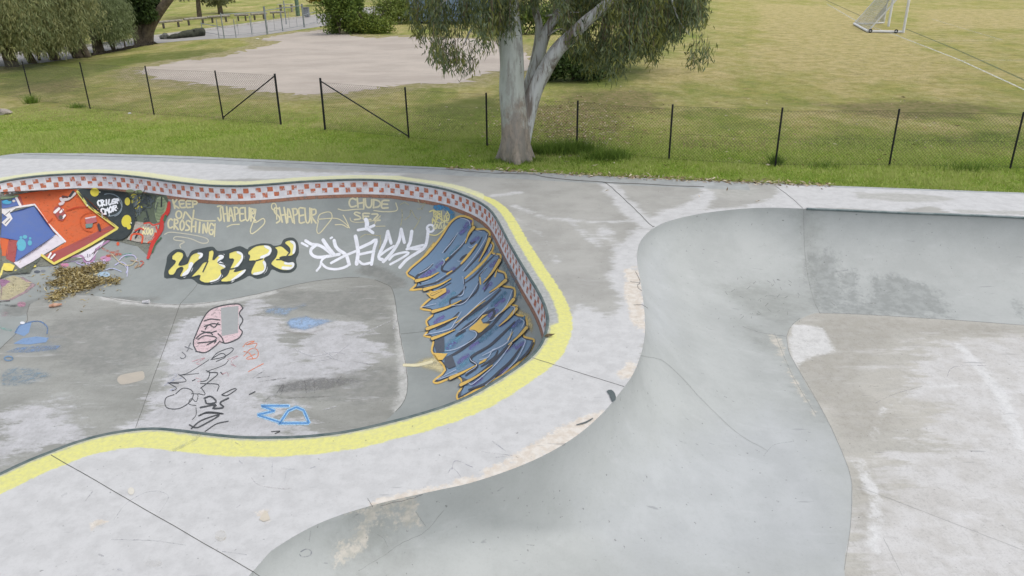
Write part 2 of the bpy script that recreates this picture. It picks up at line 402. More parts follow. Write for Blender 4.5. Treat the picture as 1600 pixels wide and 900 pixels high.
floor2 = mesh_obj('floor', np.c_[Vg, np.full(len(Vg), -D2)], Tg, layered('floor_concrete', lin((180,177,168)), lin((168,166,158)), [
    ('light', lin((199,198,196)), lin((187,185,181)), 1.0, 3.4, .22, .85, (.3, 1, 1)),
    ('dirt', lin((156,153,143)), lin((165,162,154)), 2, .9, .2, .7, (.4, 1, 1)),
    ('pale', lin((210,210,208)), lin((200,200,198)), 3, .3, .05, .8, None)], streak=(.3, 1, 1), fine=.24), parent=bowl2)
z2 = -D2
set_attr(floor2, 'light', maxsd(Vg, [px([(1420,540),(1620,520),(1700,900),(1350,1000),(1340,830),(1400,740),(1350,700),(1480,690),(1440,620)], z2)]))
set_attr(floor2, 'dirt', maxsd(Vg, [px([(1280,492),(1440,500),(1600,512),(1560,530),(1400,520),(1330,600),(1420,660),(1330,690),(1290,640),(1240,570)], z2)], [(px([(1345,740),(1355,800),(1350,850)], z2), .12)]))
set_attr(floor2, 'pale', maxsd(Vg, [px([(1232,530),(1240,508),(1285,510),(1305,550),(1262,560),(1240,580)], z2)], [(px([(1500,540),(1560,610),(1600,700)], z2), .10), (px([(1340,720),(1350,740),(1370,790),(1365,860)], z2), .07), (px([(1360,690),(1380,640),(1450,605),(1520,600)], z2), .02)]))
bvh1 = BVHTree.FromPolygons([tuple(v) for v in np.vstack([V1, np.c_[Vf, np.full(len(Vf), -D1)]])], [tuple(f) for f in Fq.tolist()]+[tuple(t) for t in (Tf+len(V1)).tolist()])
bvh2 = BVHTree.FromPolygons([tuple(v) for v in np.vstack([V2, np.c_[Vg, np.full(len(Vg), -D2)]])], [tuple(f) for f in Fq2.tolist()]+[tuple(t) for t in (Tg+len(V2)).tolist()])
def on(bv, L):
    out = []
    for x, y in L:
        h = bv.ray_cast(CAM, ray(x, y), 80)
        if h[0] is not None: out.append((h[0].x, h[0].y))
    return np.array(out)
set_attr(wall2, 'cool', maxsd(V2, [on(bvh2, [(1050,700),(1200,640),(1290,700),(1320,880),(1000,890),(900,800)]), on(bvh2, [(1010,380),(1040,380),(1050,520),(1010,520)])]))
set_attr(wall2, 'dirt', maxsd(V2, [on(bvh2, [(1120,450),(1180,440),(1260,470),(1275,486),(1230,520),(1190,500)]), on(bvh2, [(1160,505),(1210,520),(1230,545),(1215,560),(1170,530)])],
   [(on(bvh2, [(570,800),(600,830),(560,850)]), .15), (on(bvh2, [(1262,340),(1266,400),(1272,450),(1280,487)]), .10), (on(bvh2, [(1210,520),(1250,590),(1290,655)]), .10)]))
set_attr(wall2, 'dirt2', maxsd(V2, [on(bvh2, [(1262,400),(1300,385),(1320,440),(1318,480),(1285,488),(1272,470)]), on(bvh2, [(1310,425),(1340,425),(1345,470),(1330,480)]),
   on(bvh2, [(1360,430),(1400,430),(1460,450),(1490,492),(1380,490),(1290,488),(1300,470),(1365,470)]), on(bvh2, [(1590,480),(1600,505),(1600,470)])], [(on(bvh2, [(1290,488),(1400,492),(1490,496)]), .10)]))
set_attr(wall2, 'tan', maxsd(V2, [on(bvh2, [(565,800),(600,786),(650,780),(640,800),(612,822),(590,812)]), on(bvh2, [(1200,520),(1222,530),(1225,560),(1262,625),(1298,672),(1275,650),(1235,590)])], [(on(bvh2, [(565,838),(545,862),(520,880)]), .03)]))
# steel edge on the straight far rim
ii = [i for i in range(len(C2)) if C2[i][0] > at(1257,326).x and C2[i][1] > 13.5]
ii = sorted(ii, key=lambda i: C2[i][0]); Pc = C2[ii]

def tube(P, r, seg=8, cap=True):
    P = np.asarray(P, float); n = len(P); r = np.broadcast_to(np.asarray(r, float), (n,))
    T = np.gradient(P, axis=0); T /= np.linalg.norm(T, axis=1)[:, None]+1e-12
    ref = np.array((0, 0, 1.0)) if abs(T[:, 2]).mean() < .8 else np.array((0, 1.0, 0))
    A = np.cross(T, ref); A /= np.linalg.norm(A, axis=1)[:, None]+1e-12; B = np.cross(T, A)
    an = np.arange(seg)/seg*2*math.pi
    V = (P[:, None, :]+r[:, None, None]*(A[:, None, :]*np.cos(an)[None, :, None]+B[:, None, :]*np.sin(an)[None, :, None])).reshape(-1, 3)
    i = np.arange(seg); Fc = []
    for a in range(n-1):
        Fc += list(map(tuple, np.c_[a*seg+i, a*seg+(i+1) % seg, (a+1)*seg+(i+1) % seg, (a+1)*seg+i]))
    if cap: Fc.append(tuple(range(seg))[::-1]); Fc.append(tuple((n-1)*seg+j for j in range(seg)))
    return V, Fc
class MB:
    def __init__(s): s.V = []; s.F = []; s.M = []; s.n = 0
    def add(s, V, F, m=0):
        V = np.asarray(V, float)
        s.V.append(V); s.F += [tuple(int(a)+s.n for a in f) for f in F]; s.M += [m]*len(F); s.n += len(V); return s
    def tube(s, P, r, seg=8, m=0): return s.add(*tube(P, r, seg), m)
    def box(s, c, size, rz=0, m=0, ax=None):
        x, y, z = [a/2 for a in size]; v = np.array([(i, j, k) for i in (-x, x) for j in (-y, y) for k in (-z, z)])
        if ax is not None: v = v@np.array(ax)
        else:
            cz, sz = math.cos(rz), math.sin(rz); v = np.c_[v[:, 0]*cz-v[:, 1]*sz, v[:, 0]*sz+v[:, 1]*cz, v[:, 2]]
        return s.add(v+np.array(c), [(0,1,3,2),(4,6,7,5),(0,4,5,1),(2,3,7,6),(0,2,6,4),(1,5,7,3)], m)
    def build(s, name, mats, parent=None, **k):
        o = mesh_obj(name, np.vstack(s.V), s.F, mats, parent=parent, matidx=s.M, **k); return o
steel = simple('steel_edge', (96,110,110), (120,130,130), 5, .4, .3)
ec = MB(); ec.tube(np.c_[Pc, np.full(len(Pc), -.004)], .03); ec.build('coping', steel, bowl2, smooth=True)

# ------------------------------------------------------------------ paint pieces draped on the surfaces
class Planes:
    """the flat deck as a target for draping"""
    def ray_cast(s, o, d, m):
        t = -o.z/d.z; return (o+d*t, Vector((0, 0, 1)), 0, t)
flat = Planes()
class Piece:
    kw = 1.28
    def __init__(s, bv, T=(1, 0, 0)): s.bv = bv; s.V = []; s.F = []; s.E = []; s.M = []; s.mats = []; s.layer = 0; s.T = T
    def tr(s, L): k, ox, oy = s.T; return np.array([(x/k+ox, y/k+oy) for x, y in L], float)
    def _add(s, P, E, Fc, col, soft, wear):
        mt = paint(col, soft, wear)
        if mt not in s.mats: s.mats.append(mt)
        mi = s.mats.index(mt); off = .0022+.0014*s.layer; b = len(s.V); ok = []
        for (x, y) in P:
            d = ray(x, y); h = s.bv.ray_cast(CAM, d, 80)
            if h[0] is None: s.V.append((0, 0, -9)); ok.append(False); continue
            n = h[1]
            if n.dot(d) > 0: n = -n
            if n.z < -.05: n = -n
            s.V.append(tuple(h[0]+n*off)); ok.append(True)
        s.E += list(E)
        for f in Fc:
            if all(ok[i] for i in f): s.F.append(tuple(b+int(i) for i in f)); s.M.append(mi)
    def fill(s, L, col, wear=.1, smooth=0, g=3.4, raw=False, soft=0):
        P = L if raw else s.tr(L)
        if smooth: P = catmull(P, smooth, True)
        lo = P.min(0); hi = P.max(0); X, Y = np.meshgrid(np.arange(lo[0], hi[0], g), np.arange(lo[1], hi[1], g)); Q = np.c_[X.ravel(), Y.ravel()]
        if len(Q): Q = Q[inside(Q, P)]
        if len(Q): Q = Q[seg_dist(Q, P, True) > g*.3]
        V, T = cdt_fill([P], Q)
        dd = seg_dist(V, P, True)
        e = np.clip(1-dd/max(soft*8, .01), 0, 1) if soft else np.zeros(len(V))
        s._add(V, e, T, col, soft, wear); s.layer += 1; return s
    def stroke(s, L, wd, col, wear=.05, soft=0, smooth=5, adv=True, raw=False, closed=False):
        """wd in photo pixels, scalar or per point"""
        P = L if raw else s.tr(L)
        n0 = len(P); wd = np.broadcast_to(np.asarray(wd, float), (n0,))
        Q = np.c_[P, wd]
        if smooth and n0 > 2: Q = catmull(Q, smooth, closed)
        elif n0 == 2: Q = np.array([Q[0]+(Q[1]-Q[0])*t for t in np.linspace(0, 1, 5)])
        # resample
        d = np.r_[0, np.cumsum(np.linalg.norm(np.diff(Q[:, :2], axis=0), axis=1))]
        if d[-1] < .5: return s
        m_ = max(3, int(d[-1]/2.6)+1); t = np.linspace(0, d[-1], m_); Q = np.c_[[np.interp(t, d, Q[:, i]) for i in range(3)]].T
        Tn = np.gradient(Q[:, :2], axis=0); Tn /= np.linalg.norm(Tn, axis=1)[:, None]+1e-9; Nn = np.c_[-Tn[:, 1], Tn[:, 0]]
        hw = Q[:, 2]/2*(s.kw if not soft else 1)
        cs, wsc = [], []
        h0, h1 = hw[0], hw[-1]
        C = np.vstack([Q[0, :2]-Tn[0]*h0, Q[0, :2]-Tn[0]*h0*.6, Q[:, :2], Q[-1, :2]+Tn[-1]*h1*.6, Q[-1, :2]+Tn[-1]*h1])
        Wd = np.r_[h0*.25, h0*.8, hw, h1*.8, h1*.25]; NN = np.vstack([Nn[0], Nn[0], Nn, Nn[-1], Nn[-1]])
        P5 = np.stack([C-NN*Wd[:, None], C-NN*Wd[:, None]*.55, C, C+NN*Wd[:, None]*.55, C+NN*Wd[:, None]], 1)
        E = np.tile([1, .45, 0, .45, 1], (len(C), 1)); E[0] = 1; E[-1] = 1; E = E.astype(float)
        k = len(C); Fc = []
        for a in range(k-1):
            for b_ in range(4): q = a*5+b_; Fc.append((q, q+1, q+6, q+5))
        s._add(P5.reshape(-1, 2), E.ravel(), Fc, col, soft, wear)
        if adv: s.layer += .12
        return s
    def text(s, txt, quad, wd, col, wear=.05, soft=0, jit=.04, gap=.22, raw=False):
        """quad: top-left, top-right, bottom-left, bottom-right in crop coordinates"""
        q = s.tr(quad); n = len(txt); s.layer += .5
        for i, ch in enumerate(txt):
            for st in FONT.get(ch, []):
                L = []
                for x, y in st:
                    u = (i+(x*(1-gap)))/n*1.0+random.uniform(-jit, jit)/n; v = y+random.uniform(-jit, jit)
                    L.append((q[0]*(1-u)+q[1]*u)*(1-v)+(q[2]*(1-u)+q[3]*u)*v)
                s.stroke(np.array(L), wd, col, wear, soft, 3, False, True)
        s.layer += .5; return s
    def ell(s, cx, cy, rx, ry, col, wear=.08, rot=0):
        a = np.linspace(0, 2*math.pi, 17)[:-1]; c, n = math.cos(rot), math.sin(rot)
        return s.fill([(cx+rx*math.cos(t)*c-ry*math.sin(t)*n, cy+rx*math.cos(t)*n+ry*math.sin(t)*c) for t in a], col, wear)
    def ring(s, cx, cy, rx, ry, wd, col, wear=.05, soft=0, a0=0, a1=6.28):
        a = np.linspace(a0, a1, 18)
        return s.stroke([(cx+rx*math.cos(t), cy+ry*math.sin(t)) for t in a], wd, col, wear, soft)
    def done(s, name, parent, **k):
        o = mesh_obj(name, s.V, s.F, s.mats, parent=parent, matidx=s.M, **k); set_attr(o, 'e', s.E); return o
FONT = {
 'A': [[(0,1),(.45,0),(1,1)],[(.2,.62),(.85,.6)]], 'C': [[(.95,.15),(.5,0),(.05,.4),(.15,.9),(.6,1),(1,.82)]],
 'D': [[(.1,0),(.1,1)],[(.05,0),(.7,.1),(1,.5),(.7,.92),(.05,1)]], 'E': [[(.95,.02),(.1,.05),(.05,.5),(.1,1),(1,.96)],[(.08,.5),(.8,.48)]],
 'G': [[(.95,.12),(.45,0),(.05,.45),(.25,.95),(.8,.98),(.95,.6),(.5,.58)]], 'H': [[(.05,0),(.1,1)],[(.9,0),(.92,1)],[(.05,.55),(.95,.45)]],
 'I': [[(.5,0),(.48,1)]], 'J': [[(.2,.05),(.9,0),(.65,.2),(.7,.8),(.35,1),(0,.8)]], 'K': [[(.1,0),(.1,1)],[(.9,.02),(.15,.55),(1,1)]],
 'L': [[(.15,0),(.1,1),(.95,.95)]], 'M': [[(0,1),(.15,.05),(.5,.7),(.85,.05),(1,1)]], 'N': [[(.05,1),(.1,.05),(.85,.95),(.92,0)]],
 'O': [[(.5,0),(.05,.4),(.3,1),(.8,.9),(.95,.35),(.5,0)]], 'P': [[(.1,.05),(.15,1)],[(.05,.05),(.8,.05),(.9,.4),(.15,.55)]],
 'R': [[(.1,.05),(.1,1)],[(.05,.05),(.8,.05),(.85,.4),(.12,.52),(1,1)]], 'S': [[(.95,.1),(.35,0),(.1,.3),(.8,.58),(.85,.9),(.1,1)]],
 'T': [[(0,.05),(1,0)],[(.5,.02),(.48,1)]], 'U': [[(.05,0),(.12,.85),(.6,1),(.9,.7),(.92,0)]], 'W': [[(0,0),(.2,1),(.5,.35),(.8,1),(1,0)]],
 'Y': [[(0,0),(.5,.5),(1,0)],[(.5,.5),(.45,1)]], 'Z': [[(.05,.05),(.95,0),(.1,1),(1,.95)]], '.': [[(.4,.5),(.6,.55)]]}
CREAM, WHITE, DK = (214,206,168), (228,230,236), (62,66,66)

# --- cream tags along the upper wall
K6 = (4, 200, 270)
p = Piece(bvh1, K6)
p.text('KEEP', [(275,168),(445,178),(290,222),(440,212)], 2.6, CREAM); p.ring(318,262,18,24,2.5,CREAM); p.stroke([(345,285),(358,240),(405,300),(412,235)],2.5,CREAM,smooth=0)
p.stroke([(410,285),(470,300),(545,300)],1.7,CREAM)
p.text('CROSHING', [(252,285),(545,320),(250,345),(540,388)], 2.6, CREAM); p.stroke([(545,320),(540,398)],2,CREAM)
p.stroke([(230,385),(270,372),(400,388),(490,410),(500,435),(460,440),(390,412),(300,400),(290,420),(355,430),(325,450),(330,468)],1.5,(196,192,172))
p.done('tag', bowl1, label='cream KEEP ON CROSHING tag high on the wall')
p = Piece(bvh1, K6)
p.text('JHAPEUR', [(555,208),(800,225),(565,300),(800,300)], 2.5, CREAM, gap=.12); p.stroke([(775,250),(800,225),(790,310),(845,285),(850,320),(780,380),(765,360),(785,300)],1.6,CREAM); p.stroke([(620,338),(650,325),(695,322)],1.6,CREAM)
p.text('SHAPEUR', [(905,215),(1185,225),(925,310),(1180,315)], 2.5, CREAM, gap=.12); p.stroke([(925,240),(900,225),(900,195),(925,200),(930,290)],1.7,CREAM)
p.stroke([(1185,300),(1200,260),(1260,245),(1275,280),(1240,330),(1195,380),(1180,360),(1190,300)],1.4,CREAM); p.stroke([(1195,290),(1300,285),(1350,310),(1385,345)],1.3,CREAM); p.stroke([(1345,265),(1365,300),(1380,345),(1340,325),(1295,325)],1.3,CREAM)
p.done('tag', bowl1, label='two cream tags side by side')
K5 = (6.43, 460, 290)
p = Piece(bvh1, K5)
p.text('CHUDE', [(545,125),(960,150),(550,215),(950,225)], 2.6, (206,200,168), gap=.1); p.stroke([(440,235),(500,250),(600,240),(700,235)],1.6,(206,200,168)); p.stroke([(800,250),(900,262),(1030,250),(1020,175)],1.6,(206,200,168))
p.text('SEZ', [(590,265),(870,290),(600,340),(880,350)], 2.4, (206,200,168)); p.stroke([(560,325),(570,355),(640,370),(800,350),(870,300),(800,400),(910,408)],1.3,(196,190,160))
for L in [[(1065,190),(1110,170),(1150,195)],[(1080,240),(1085,310),(1070,400)],[(1110,345),(1160,300),(1170,240),(1210,310),(1240,340)],[(1270,315),(1240,380),(1200,440)],[(1240,140),(1270,190),(1320,170),(1280,230)],[(1240,235),(1290,235)],[(860,510),(870,560),(850,640)],[(665,520),(720,490),(800,500),(870,505)]]:
    p.stroke(L, 1.1, (176,172,140), .2)
p.done('tag', bowl1, label='faded cream CHUDE SEZ tag')
p = Piece(bvh1, K5)
ww = 4.6
for L, w_ in [([(75,578),(130,608)],3.4),([(115,555),(175,590),(250,600),(330,650),(385,700)],ww),([(215,600),(168,640),(172,690),(230,720),(330,712),(450,690)],ww),([(290,550),(330,610),(395,690)],ww+.8),
  ([(400,555),(415,610),(450,650),(520,700),(550,790)],ww+.5),([(370,778),(430,745),(520,700),(640,650)],3.8),([(225,855),(260,810),(275,750),(320,715)],3.2),([(270,780),(330,830),(430,840),(520,815),(550,790)],3.6),
  ([(615,512),(632,600),(640,680),(625,785)],ww+1),([(660,625),(760,580),(825,545),(800,640),(775,790)],ww),([(655,692),(800,660)],3.8),([(640,750),(690,790),(770,775)],3.8),
  ([(940,462),(915,560),(860,680),(850,730),(885,745)],ww+.4),([(940,462),(972,578)],ww),([(870,695),(930,650),(1000,610)],3.6),([(1075,440),(1050,560),(990,660),(920,740),(895,765)],ww),([(1075,440),(1105,570)],ww),
  ([(955,745),(1000,700),(1100,672),(1150,680),(1060,740),(965,792)],3.4),([(1180,462),(1165,560),(1142,625),(1200,632),(1290,640)],ww+.3),([(1130,640),(1290,600),(1318,610)],3.6),
  ([(1060,822),(1130,745),(1220,685),(1310,620),(1338,520),(1345,440)],ww),([(720,345),(730,375),(726,430)],6.2),([(642,447),(730,430),(800,402)],4),([(730,430),(788,473)],4.6),([(365,530),(378,522)],3)]:
    p.stroke(L, w_, WHITE, .03)
p.ring(1368,430,36,36,3.2,WHITE)
p.done('tag', bowl1, label='big white looping tag with a star above it')
p = Piece(bvh1, (6.925, 620, 320))
p.fill([(395,0),(480,-10),(560,20),(640,90),(620,130),(560,100),(500,60),(420,70),(385,30)], (72,140,185), .25, soft=.4); p.fill([(560,110),(620,90),(640,140),(580,180)], (80,140,175), .3, soft=.4)
p.text('AELO', [(380,60),(580,80),(400,130),(580,180)], 1.5, (222,212,150), jit=.12); p.text('ARSIE', [(375,140),(580,110),(385,200),(580,195)], 1.5, (222,212,150), jit=.12)
p.text('ONSG', [(410,200),(560,170),(400,260),(520,270)], 1.5, (222,216,170), jit=.12); p.stroke([(360,325),(430,330),(500,280),(540,230)],1.6,(222,212,150)); p.stroke([(360,75),(400,60),(470,100)],2,(222,212,150))
p.done('tag', bowl1, label='blue and pale yellow tag squeezed beside the blue lettering')
# --- yellow and white bubble letters
YB, OUT = (222,212,116), (62,70,70)
p = Piece(bvh1, K6)
p.fill([(226,655),(240,560),(250,515),(300,478),(350,488),(372,530),(400,488),(470,470),(530,462),(560,488),(610,484),(640,476),(700,458),(745,478),(760,463),(830,442),(890,445),(912,456),(955,448),(975,415),(1030,405),(1062,438),(1068,500),(1050,540),(1055,590),(1020,624),(950,624),(900,605),(875,642),(810,664),(760,645),(720,665),(640,696),(590,698),(500,704),(440,694),(398,664),(330,668),(290,657)], OUT, .04, smooth=3)
SH = [[(275,520),(310,492),(345,502),(347,530),(320,572),(328,580),(370,568),(383,540),(400,512),(440,497),(472,503),(468,530),(440,550),(415,572),(400,600),(380,636),(345,652),(322,648),(340,612),(343,592),(312,602),(290,638),(258,640),(252,612),(288,572),(298,552),(276,546)],
 [(505,492),(528,482),(540,500),(532,548),(570,512),(602,517),(598,540),(562,563),(606,575),(612,598),(582,612),(588,640),(560,678),(485,692),(444,670),(452,642),(394,655),(440,602),(470,562),(498,550)],
 [(632,502),(680,487),(718,502),(723,540),(700,580),(672,608),(668,620),(736,602),(737,620),(700,655),(640,682),(584,684),(584,666),(620,640),(640,592),(662,542),(632,540)],
 [(752,492),(800,458),(878,453),(902,480),(888,518),(852,538),(868,570),(858,618),(820,642),(778,642),(768,620),(788,572),(798,552),(754,553),(762,522),(748,510)],
 [(912,468),(958,458),(1000,492),(1012,500),(1008,470),(978,440),(1000,423),(1036,424),(1052,450),(1048,498),(1020,522),(960,527),(950,540),(1000,560),(1036,556),(1042,588),(1010,612),(950,608),(892,572),(922,530),(932,490)]]
for S_ in SH: p.fill(S_, YB, .05, smooth=2, g=4)
for L, w_ in [([(396,575),(388,608),(352,642)],6.5),([(445,502),(466,510),(452,532)],4.5),([(575,518),(600,522),(568,556),(604,584)],5),([(690,496),(716,512),(714,545),(672,598)],4.6),([(860,460),(892,482),(878,512),(836,530)],4.4),([(852,562),(862,592),(848,622),(792,636)],4.6),
   ([(1022,430),(1044,452),(1036,500)],4.2),([(985,566),(1032,572),(1026,598),(970,596)],4.5),([(520,686),(562,672),(584,645)],4),([(650,678),(730,615)],4)]:
    p.stroke(L, w_, (226,228,228), .04)
for S_ in SH: p.stroke(S_+[S_[0]], 1.7, OUT, .0, smooth=3, adv=False)
p.layer += .5
for L in [[(1010,500),(975,540),(930,545)],[(600,606),(640,605),(700,590)],[(500,555),(470,620)],[(800,552),(840,540)]]: p.stroke(L, 2, OUT)
p.done('mural', bowl1, label='yellow and white bubble lettering outlined in dark grey')
# --- large blue lettering on the right wall
K7 = (2.368, 560, 270)
p = Piece(bvh1, K7)
YO, BL, DB = (224,186,98), (116,142,168), (70,74,84)
p.fill([(280,250),(300,275),(255,340),(228,330),(240,300)], (220,188,104), .15, soft=.5)
p.fill([(240,680),(330,660),(330,760),(280,740),(180,715)], (214,202,156), .22, soft=1.0)
p.stroke([(170,712),(220,712),(270,700)], 6, (220,212,176), .05, .3)
p.fill([(560,450),(600,500),(640,520),(655,560),(650,610),(600,560),(560,480)], (214,194,140), .22, soft=.9)
p.fill([(500,250),(560,330),(590,380),(610,470),(585,470),(545,380),(500,300)], (96,132,150), .35, soft=.5)
HALO = [(175,370),(250,300),(300,240),(340,180),(380,156),(424,170),(430,203),(468,204),(490,222),(490,245),(506,268),(500,295),(528,300),(530,325),(515,355),(545,368),(552,398),(535,415),(580,425),(582,465),(570,485),(592,492),(585,520),(620,530),(630,565),(615,600),(630,608),(655,618),(640,660),(590,712),(510,768),(430,812),(372,843),(362,822),(382,788),(370,760),(340,765),(292,783),(275,770),(318,730),(288,690),(268,660),(274,618),(240,606),(256,580),(248,548),(276,518),(228,506),(245,480),(275,452),(245,435),(188,437),(214,405)]
p.fill(HALO, YO, .10, smooth=3)
HP = catmull(p.tr(HALO), 3, True)
def inset(P, d):
    V = P.copy(); t = np.roll(P, -1, 0)-np.roll(P, 1, 0); t /= np.linalg.norm(t, axis=1)[:, None]+1e-9; n = np.c_[-t[:, 1], t[:, 0]]
    if inside(V+n*.5, P).mean() < .5: n = -n
    Q = V+n*d; ok = inside(Q, P) & (seg_dist(Q, P, True) > d*.72); return Q[ok]
p.fill(inset(HP, 3.0), DB, .02, raw=True); p.fill(inset(HP, 5.0), BL, .02, raw=True, g=4)
T7 = (4.5, 640, 440); T6 = (6.925, 620, 320)
for cx, cy, L_, c_ in [(395,215,9,(104,160,186)),(350,300,16,(104,160,186)),(450,345,12,(78,128,156)),(330,470,14,(104,160,186)),(520,470,14,(78,126,152)),(340,640,22,(104,160,186)),(430,520,14,(84,128,152)),(480,600,16,(86,126,150)),(590,560,14,(82,128,156)),(400,700,16,(104,160,186)),(560,640,14,(84,126,150))]:
    p.stroke([(cx-L_*1.6, cy+L_*1.3), (cx, cy), (cx+L_*1.6, cy-L_*1.5)], L_*.8, c_, .3, .8, adv=False)
for cx, cy, L_ in [(405,190,8),(392,215,8),(250,378,10),(270,370,8),(300,340,6),(432,250,8),(462,300,8),(505,335,9),(345,365,8),(320,450,9),(300,545,10),(525,480,10),(500,520,9),(345,640,10),(430,640,9),(540,555,9),(585,560,9),(390,690,12),(560,650,10),(440,775,11),(535,735,10),(600,640,8),(480,420,8)]:
    p.stroke([(cx-L_*1.2, cy+L_*.9), (cx+L_*.2, cy-L_*.3), (cx+L_*1.2, cy-L_*.9)], 11, (122,112,176), .28, 1.0, adv=False)
p.layer += 1
def sep(T, items, w_, col, sc=1):
    p.T = T
    for L in items: p.stroke(L, [w_*.5]+[w_]*(len(L)-2)+[w_*.6], col, .03)
sep(T6, [[(650,330),(600,400),(520,515)],[(815,310),(700,450),(590,570),(510,650),(495,715),(590,735)],[(850,400),(810,425),(800,410)],[(760,540),(715,575),(690,600)],[(390,650),(330,700),(230,770),(215,800),(260,860)]], 3.6, DB)
sep(T6, [[(930,350),(880,440),(760,590),(650,700),(540,780),(420,850),(200,900)],[(1010,340),(930,490),(860,590),(740,720)],[(1080,530),(960,650),(850,770),(745,850)],[(735,790),(738,900)],[(1080,700),(1010,810),(960,880)],[(975,690),(900,770),(905,830)],[(590,850),(450,930)]], 2.6, DB)
sep(T6, [[(870,430),(770,560),(700,640)],[(1050,480),(960,600),(850,710),(745,800)],[(905,790),(912,860)],[(600,720),(545,755)],[(560,575),(535,600)],[(1108,640),(1070,780)]], 3.6, YO)
sep(T6, [[(668,300),(600,400),(495,525)],[(805,270),(720,420),(590,550)],[(690,140),(780,170),(805,230)],[(860,275),(925,290)],[(780,455),(815,465),(870,420)],[(990,310),(950,400),(850,560),(720,720)],[(660,610),(690,620)],[(1000,420),(1035,440),(1000,520)],[(500,590),(520,620),(500,660)],[(400,635),(330,700),(240,750)],[(540,760),(430,830)],[(350,830),(280,850)],[(720,780),(728,860)],[(980,680),(910,770)],[(1050,540),(1100,555)],[(1075,700),(1010,780),(950,810)]], 1.0, (196,206,224))
sep(T7, [[(645,60),(540,160),(450,220),(360,290),(290,355)],[(600,190),(560,215),(490,260),(400,320),(330,385)],[(700,175),(640,245),(580,315),(500,380),(440,430),(350,495),(255,545)],[(745,285),(640,390),(560,460),(450,525),(435,560),(480,600),(400,665)],[(820,320),(760,400),(680,475),(600,560),(500,650),(400,715)],[(790,460),(720,560),(650,625),(540,720),(420,765)],[(625,490),(600,540),(510,600)],[(470,350),(490,385),(420,430)],[(395,350),(335,385)],[(590,195),(600,230),(560,290),(510,300)]], 3.8, DB)
sep(T7, [[(400,40),(350,100),(290,130),(290,175)],[(490,0),(480,60),(420,120),(300,180),(200,220)],[(560,20),(530,70)],[(880,430),(840,500),(780,560)],[(350,220),(280,290),(190,340)]], 2.6, DB)
for bx in ([(195,400),(245,385),(250,500),(190,505),(175,450)],[(250,545),(300,520),(330,600),(280,620),(245,590)],[(375,680),(420,700),(410,735),(375,730)],[(345,790),(370,780),(360,820)]): p.T = T7; p.fill(bx, (84,90,100), .12)
for bx in ([(558,232),(520,242),(478,290),(430,330),(422,346),(462,346),(492,366),(512,358),(572,302),(522,300),(508,272)],[(738,350),(722,372),(692,418),(712,410)],[(555,540),(500,572),(490,592),(540,566)],[(120,90),(260,50),(262,80),(180,130),(150,120)],[(170,510),(270,515),(235,560),(205,560)]): p.T = T7; p.fill(bx, YO, .1)
NOT = [[(430,203),(412,228),(400,262)],[(490,246),(474,285),(450,330)],[(528,325),(500,370),(466,410)],[(550,400),(520,425),(490,445)],[(580,470),(548,505),(510,535)],[(590,505),(560,540),(525,570)],[(628,575),(600,606),(560,640)],
 [(216,404),(262,392),(300,372)],[(246,436),(300,420),(345,396)],[(274,455),(310,440)],[(278,518),(330,502),(384,476)],[(256,582),(310,562),(372,536)],[(276,618),(320,602),(360,585)],[(342,765),(392,742),(440,716)],[(382,790),(438,760),(500,716)]]
p.T = K7
for L in NOT: p.stroke(L, [6.0, 4.0, 1.6][-len(L):], DB, .02, adv=False)
p.layer += .5
for L in NOT: p.stroke(L, [4.6, 2.9, 1.0][-len(L):], YO, .04, adv=False)
p.layer += .5
sep(T7, [[(540,140),(470,190),(400,250),(330,300)],[(730,440),(700,480)]], 1.8, YO)
sep(T7, [[(735,60),(690,170),(600,270),(570,280)],[(430,350),(475,365),(460,410),(340,480),(250,498)],[(715,175),(750,185),(740,230)],[(790,265),(818,285),(800,330)],[(620,478),(590,490),(560,540),(500,558)],[(430,545),(440,565),(480,600),(400,655)],[(420,720),(450,730),(560,640),(640,560),(740,420)],[(805,405),(825,430),(760,560),(660,660)],[(300,350),(400,250),(520,140),(640,50)],[(350,365),(450,300),(560,190)],[(370,220),(320,300),(280,345),(110,385)],[(395,35),(380,100),(345,110)],[(490,20),(400,150),(300,180)],[(190,700),(330,630)],[(200,700),(340,655)],[(610,685),(540,740)],[(190,165),(80,190)],[(730,340),(700,430),(600,490),(520,530)]], 1.0, (196,206,224))
p.done('mural', bowl1, label='huge stretched blue lettering edged in yellow orange')
# --- left murals
K = (4, 0, 225)
OR, CR, BU = (206,98,54), (160,80,76), (84,108,166)
p = Piece(bvh1, K)
p.fill([(0,600),(0,300),(500,275),(1040,320),(1060,370),(1050,430),(1010,480),(1000,540),(960,600),(925,700),(860,640),(700,600),(560,700),(360,760),(200,770),(100,800),(0,830)], (122,124,112), .2)
p.fill([(85,318),(300,288),(470,278),(500,300),(742,530),(600,560),(430,640),(280,700),(415,612),(350,570),(215,380),(130,392),(110,330)], OR, .15)
p.fill([(0,585),(55,595),(45,700),(0,700)], OR, .1); p.fill([(55,595),(112,605),(92,745),(40,720),(35,700)], CR, .15)
p.fill([(272,705),(420,640),(600,552),(690,508),(738,533),(560,642),(340,755)], CR, .08)
p.fill([(100,322),(130,330),(150,390),(118,385)], CR, .12)
p.fill([(0,432),(40,440),(75,462),(35,515),(20,500),(0,470)], BU, .05); p.fill([(0,470),(0,585),(112,605),(92,745),(350,572),(215,388),(60,432),(76,465),(36,515)], BU, .05); p.fill([(0,355),(95,338),(120,385),(0,408)], BU, .05)
p.fill([(350,568),(412,612),(380,630),(265,700),(130,786),(85,745)], (214,208,214), .12)
p.fill([(0,410),(110,394),(60,432),(78,468),(36,518),(8,492),(45,460),(0,425)], (222,220,218), .06)
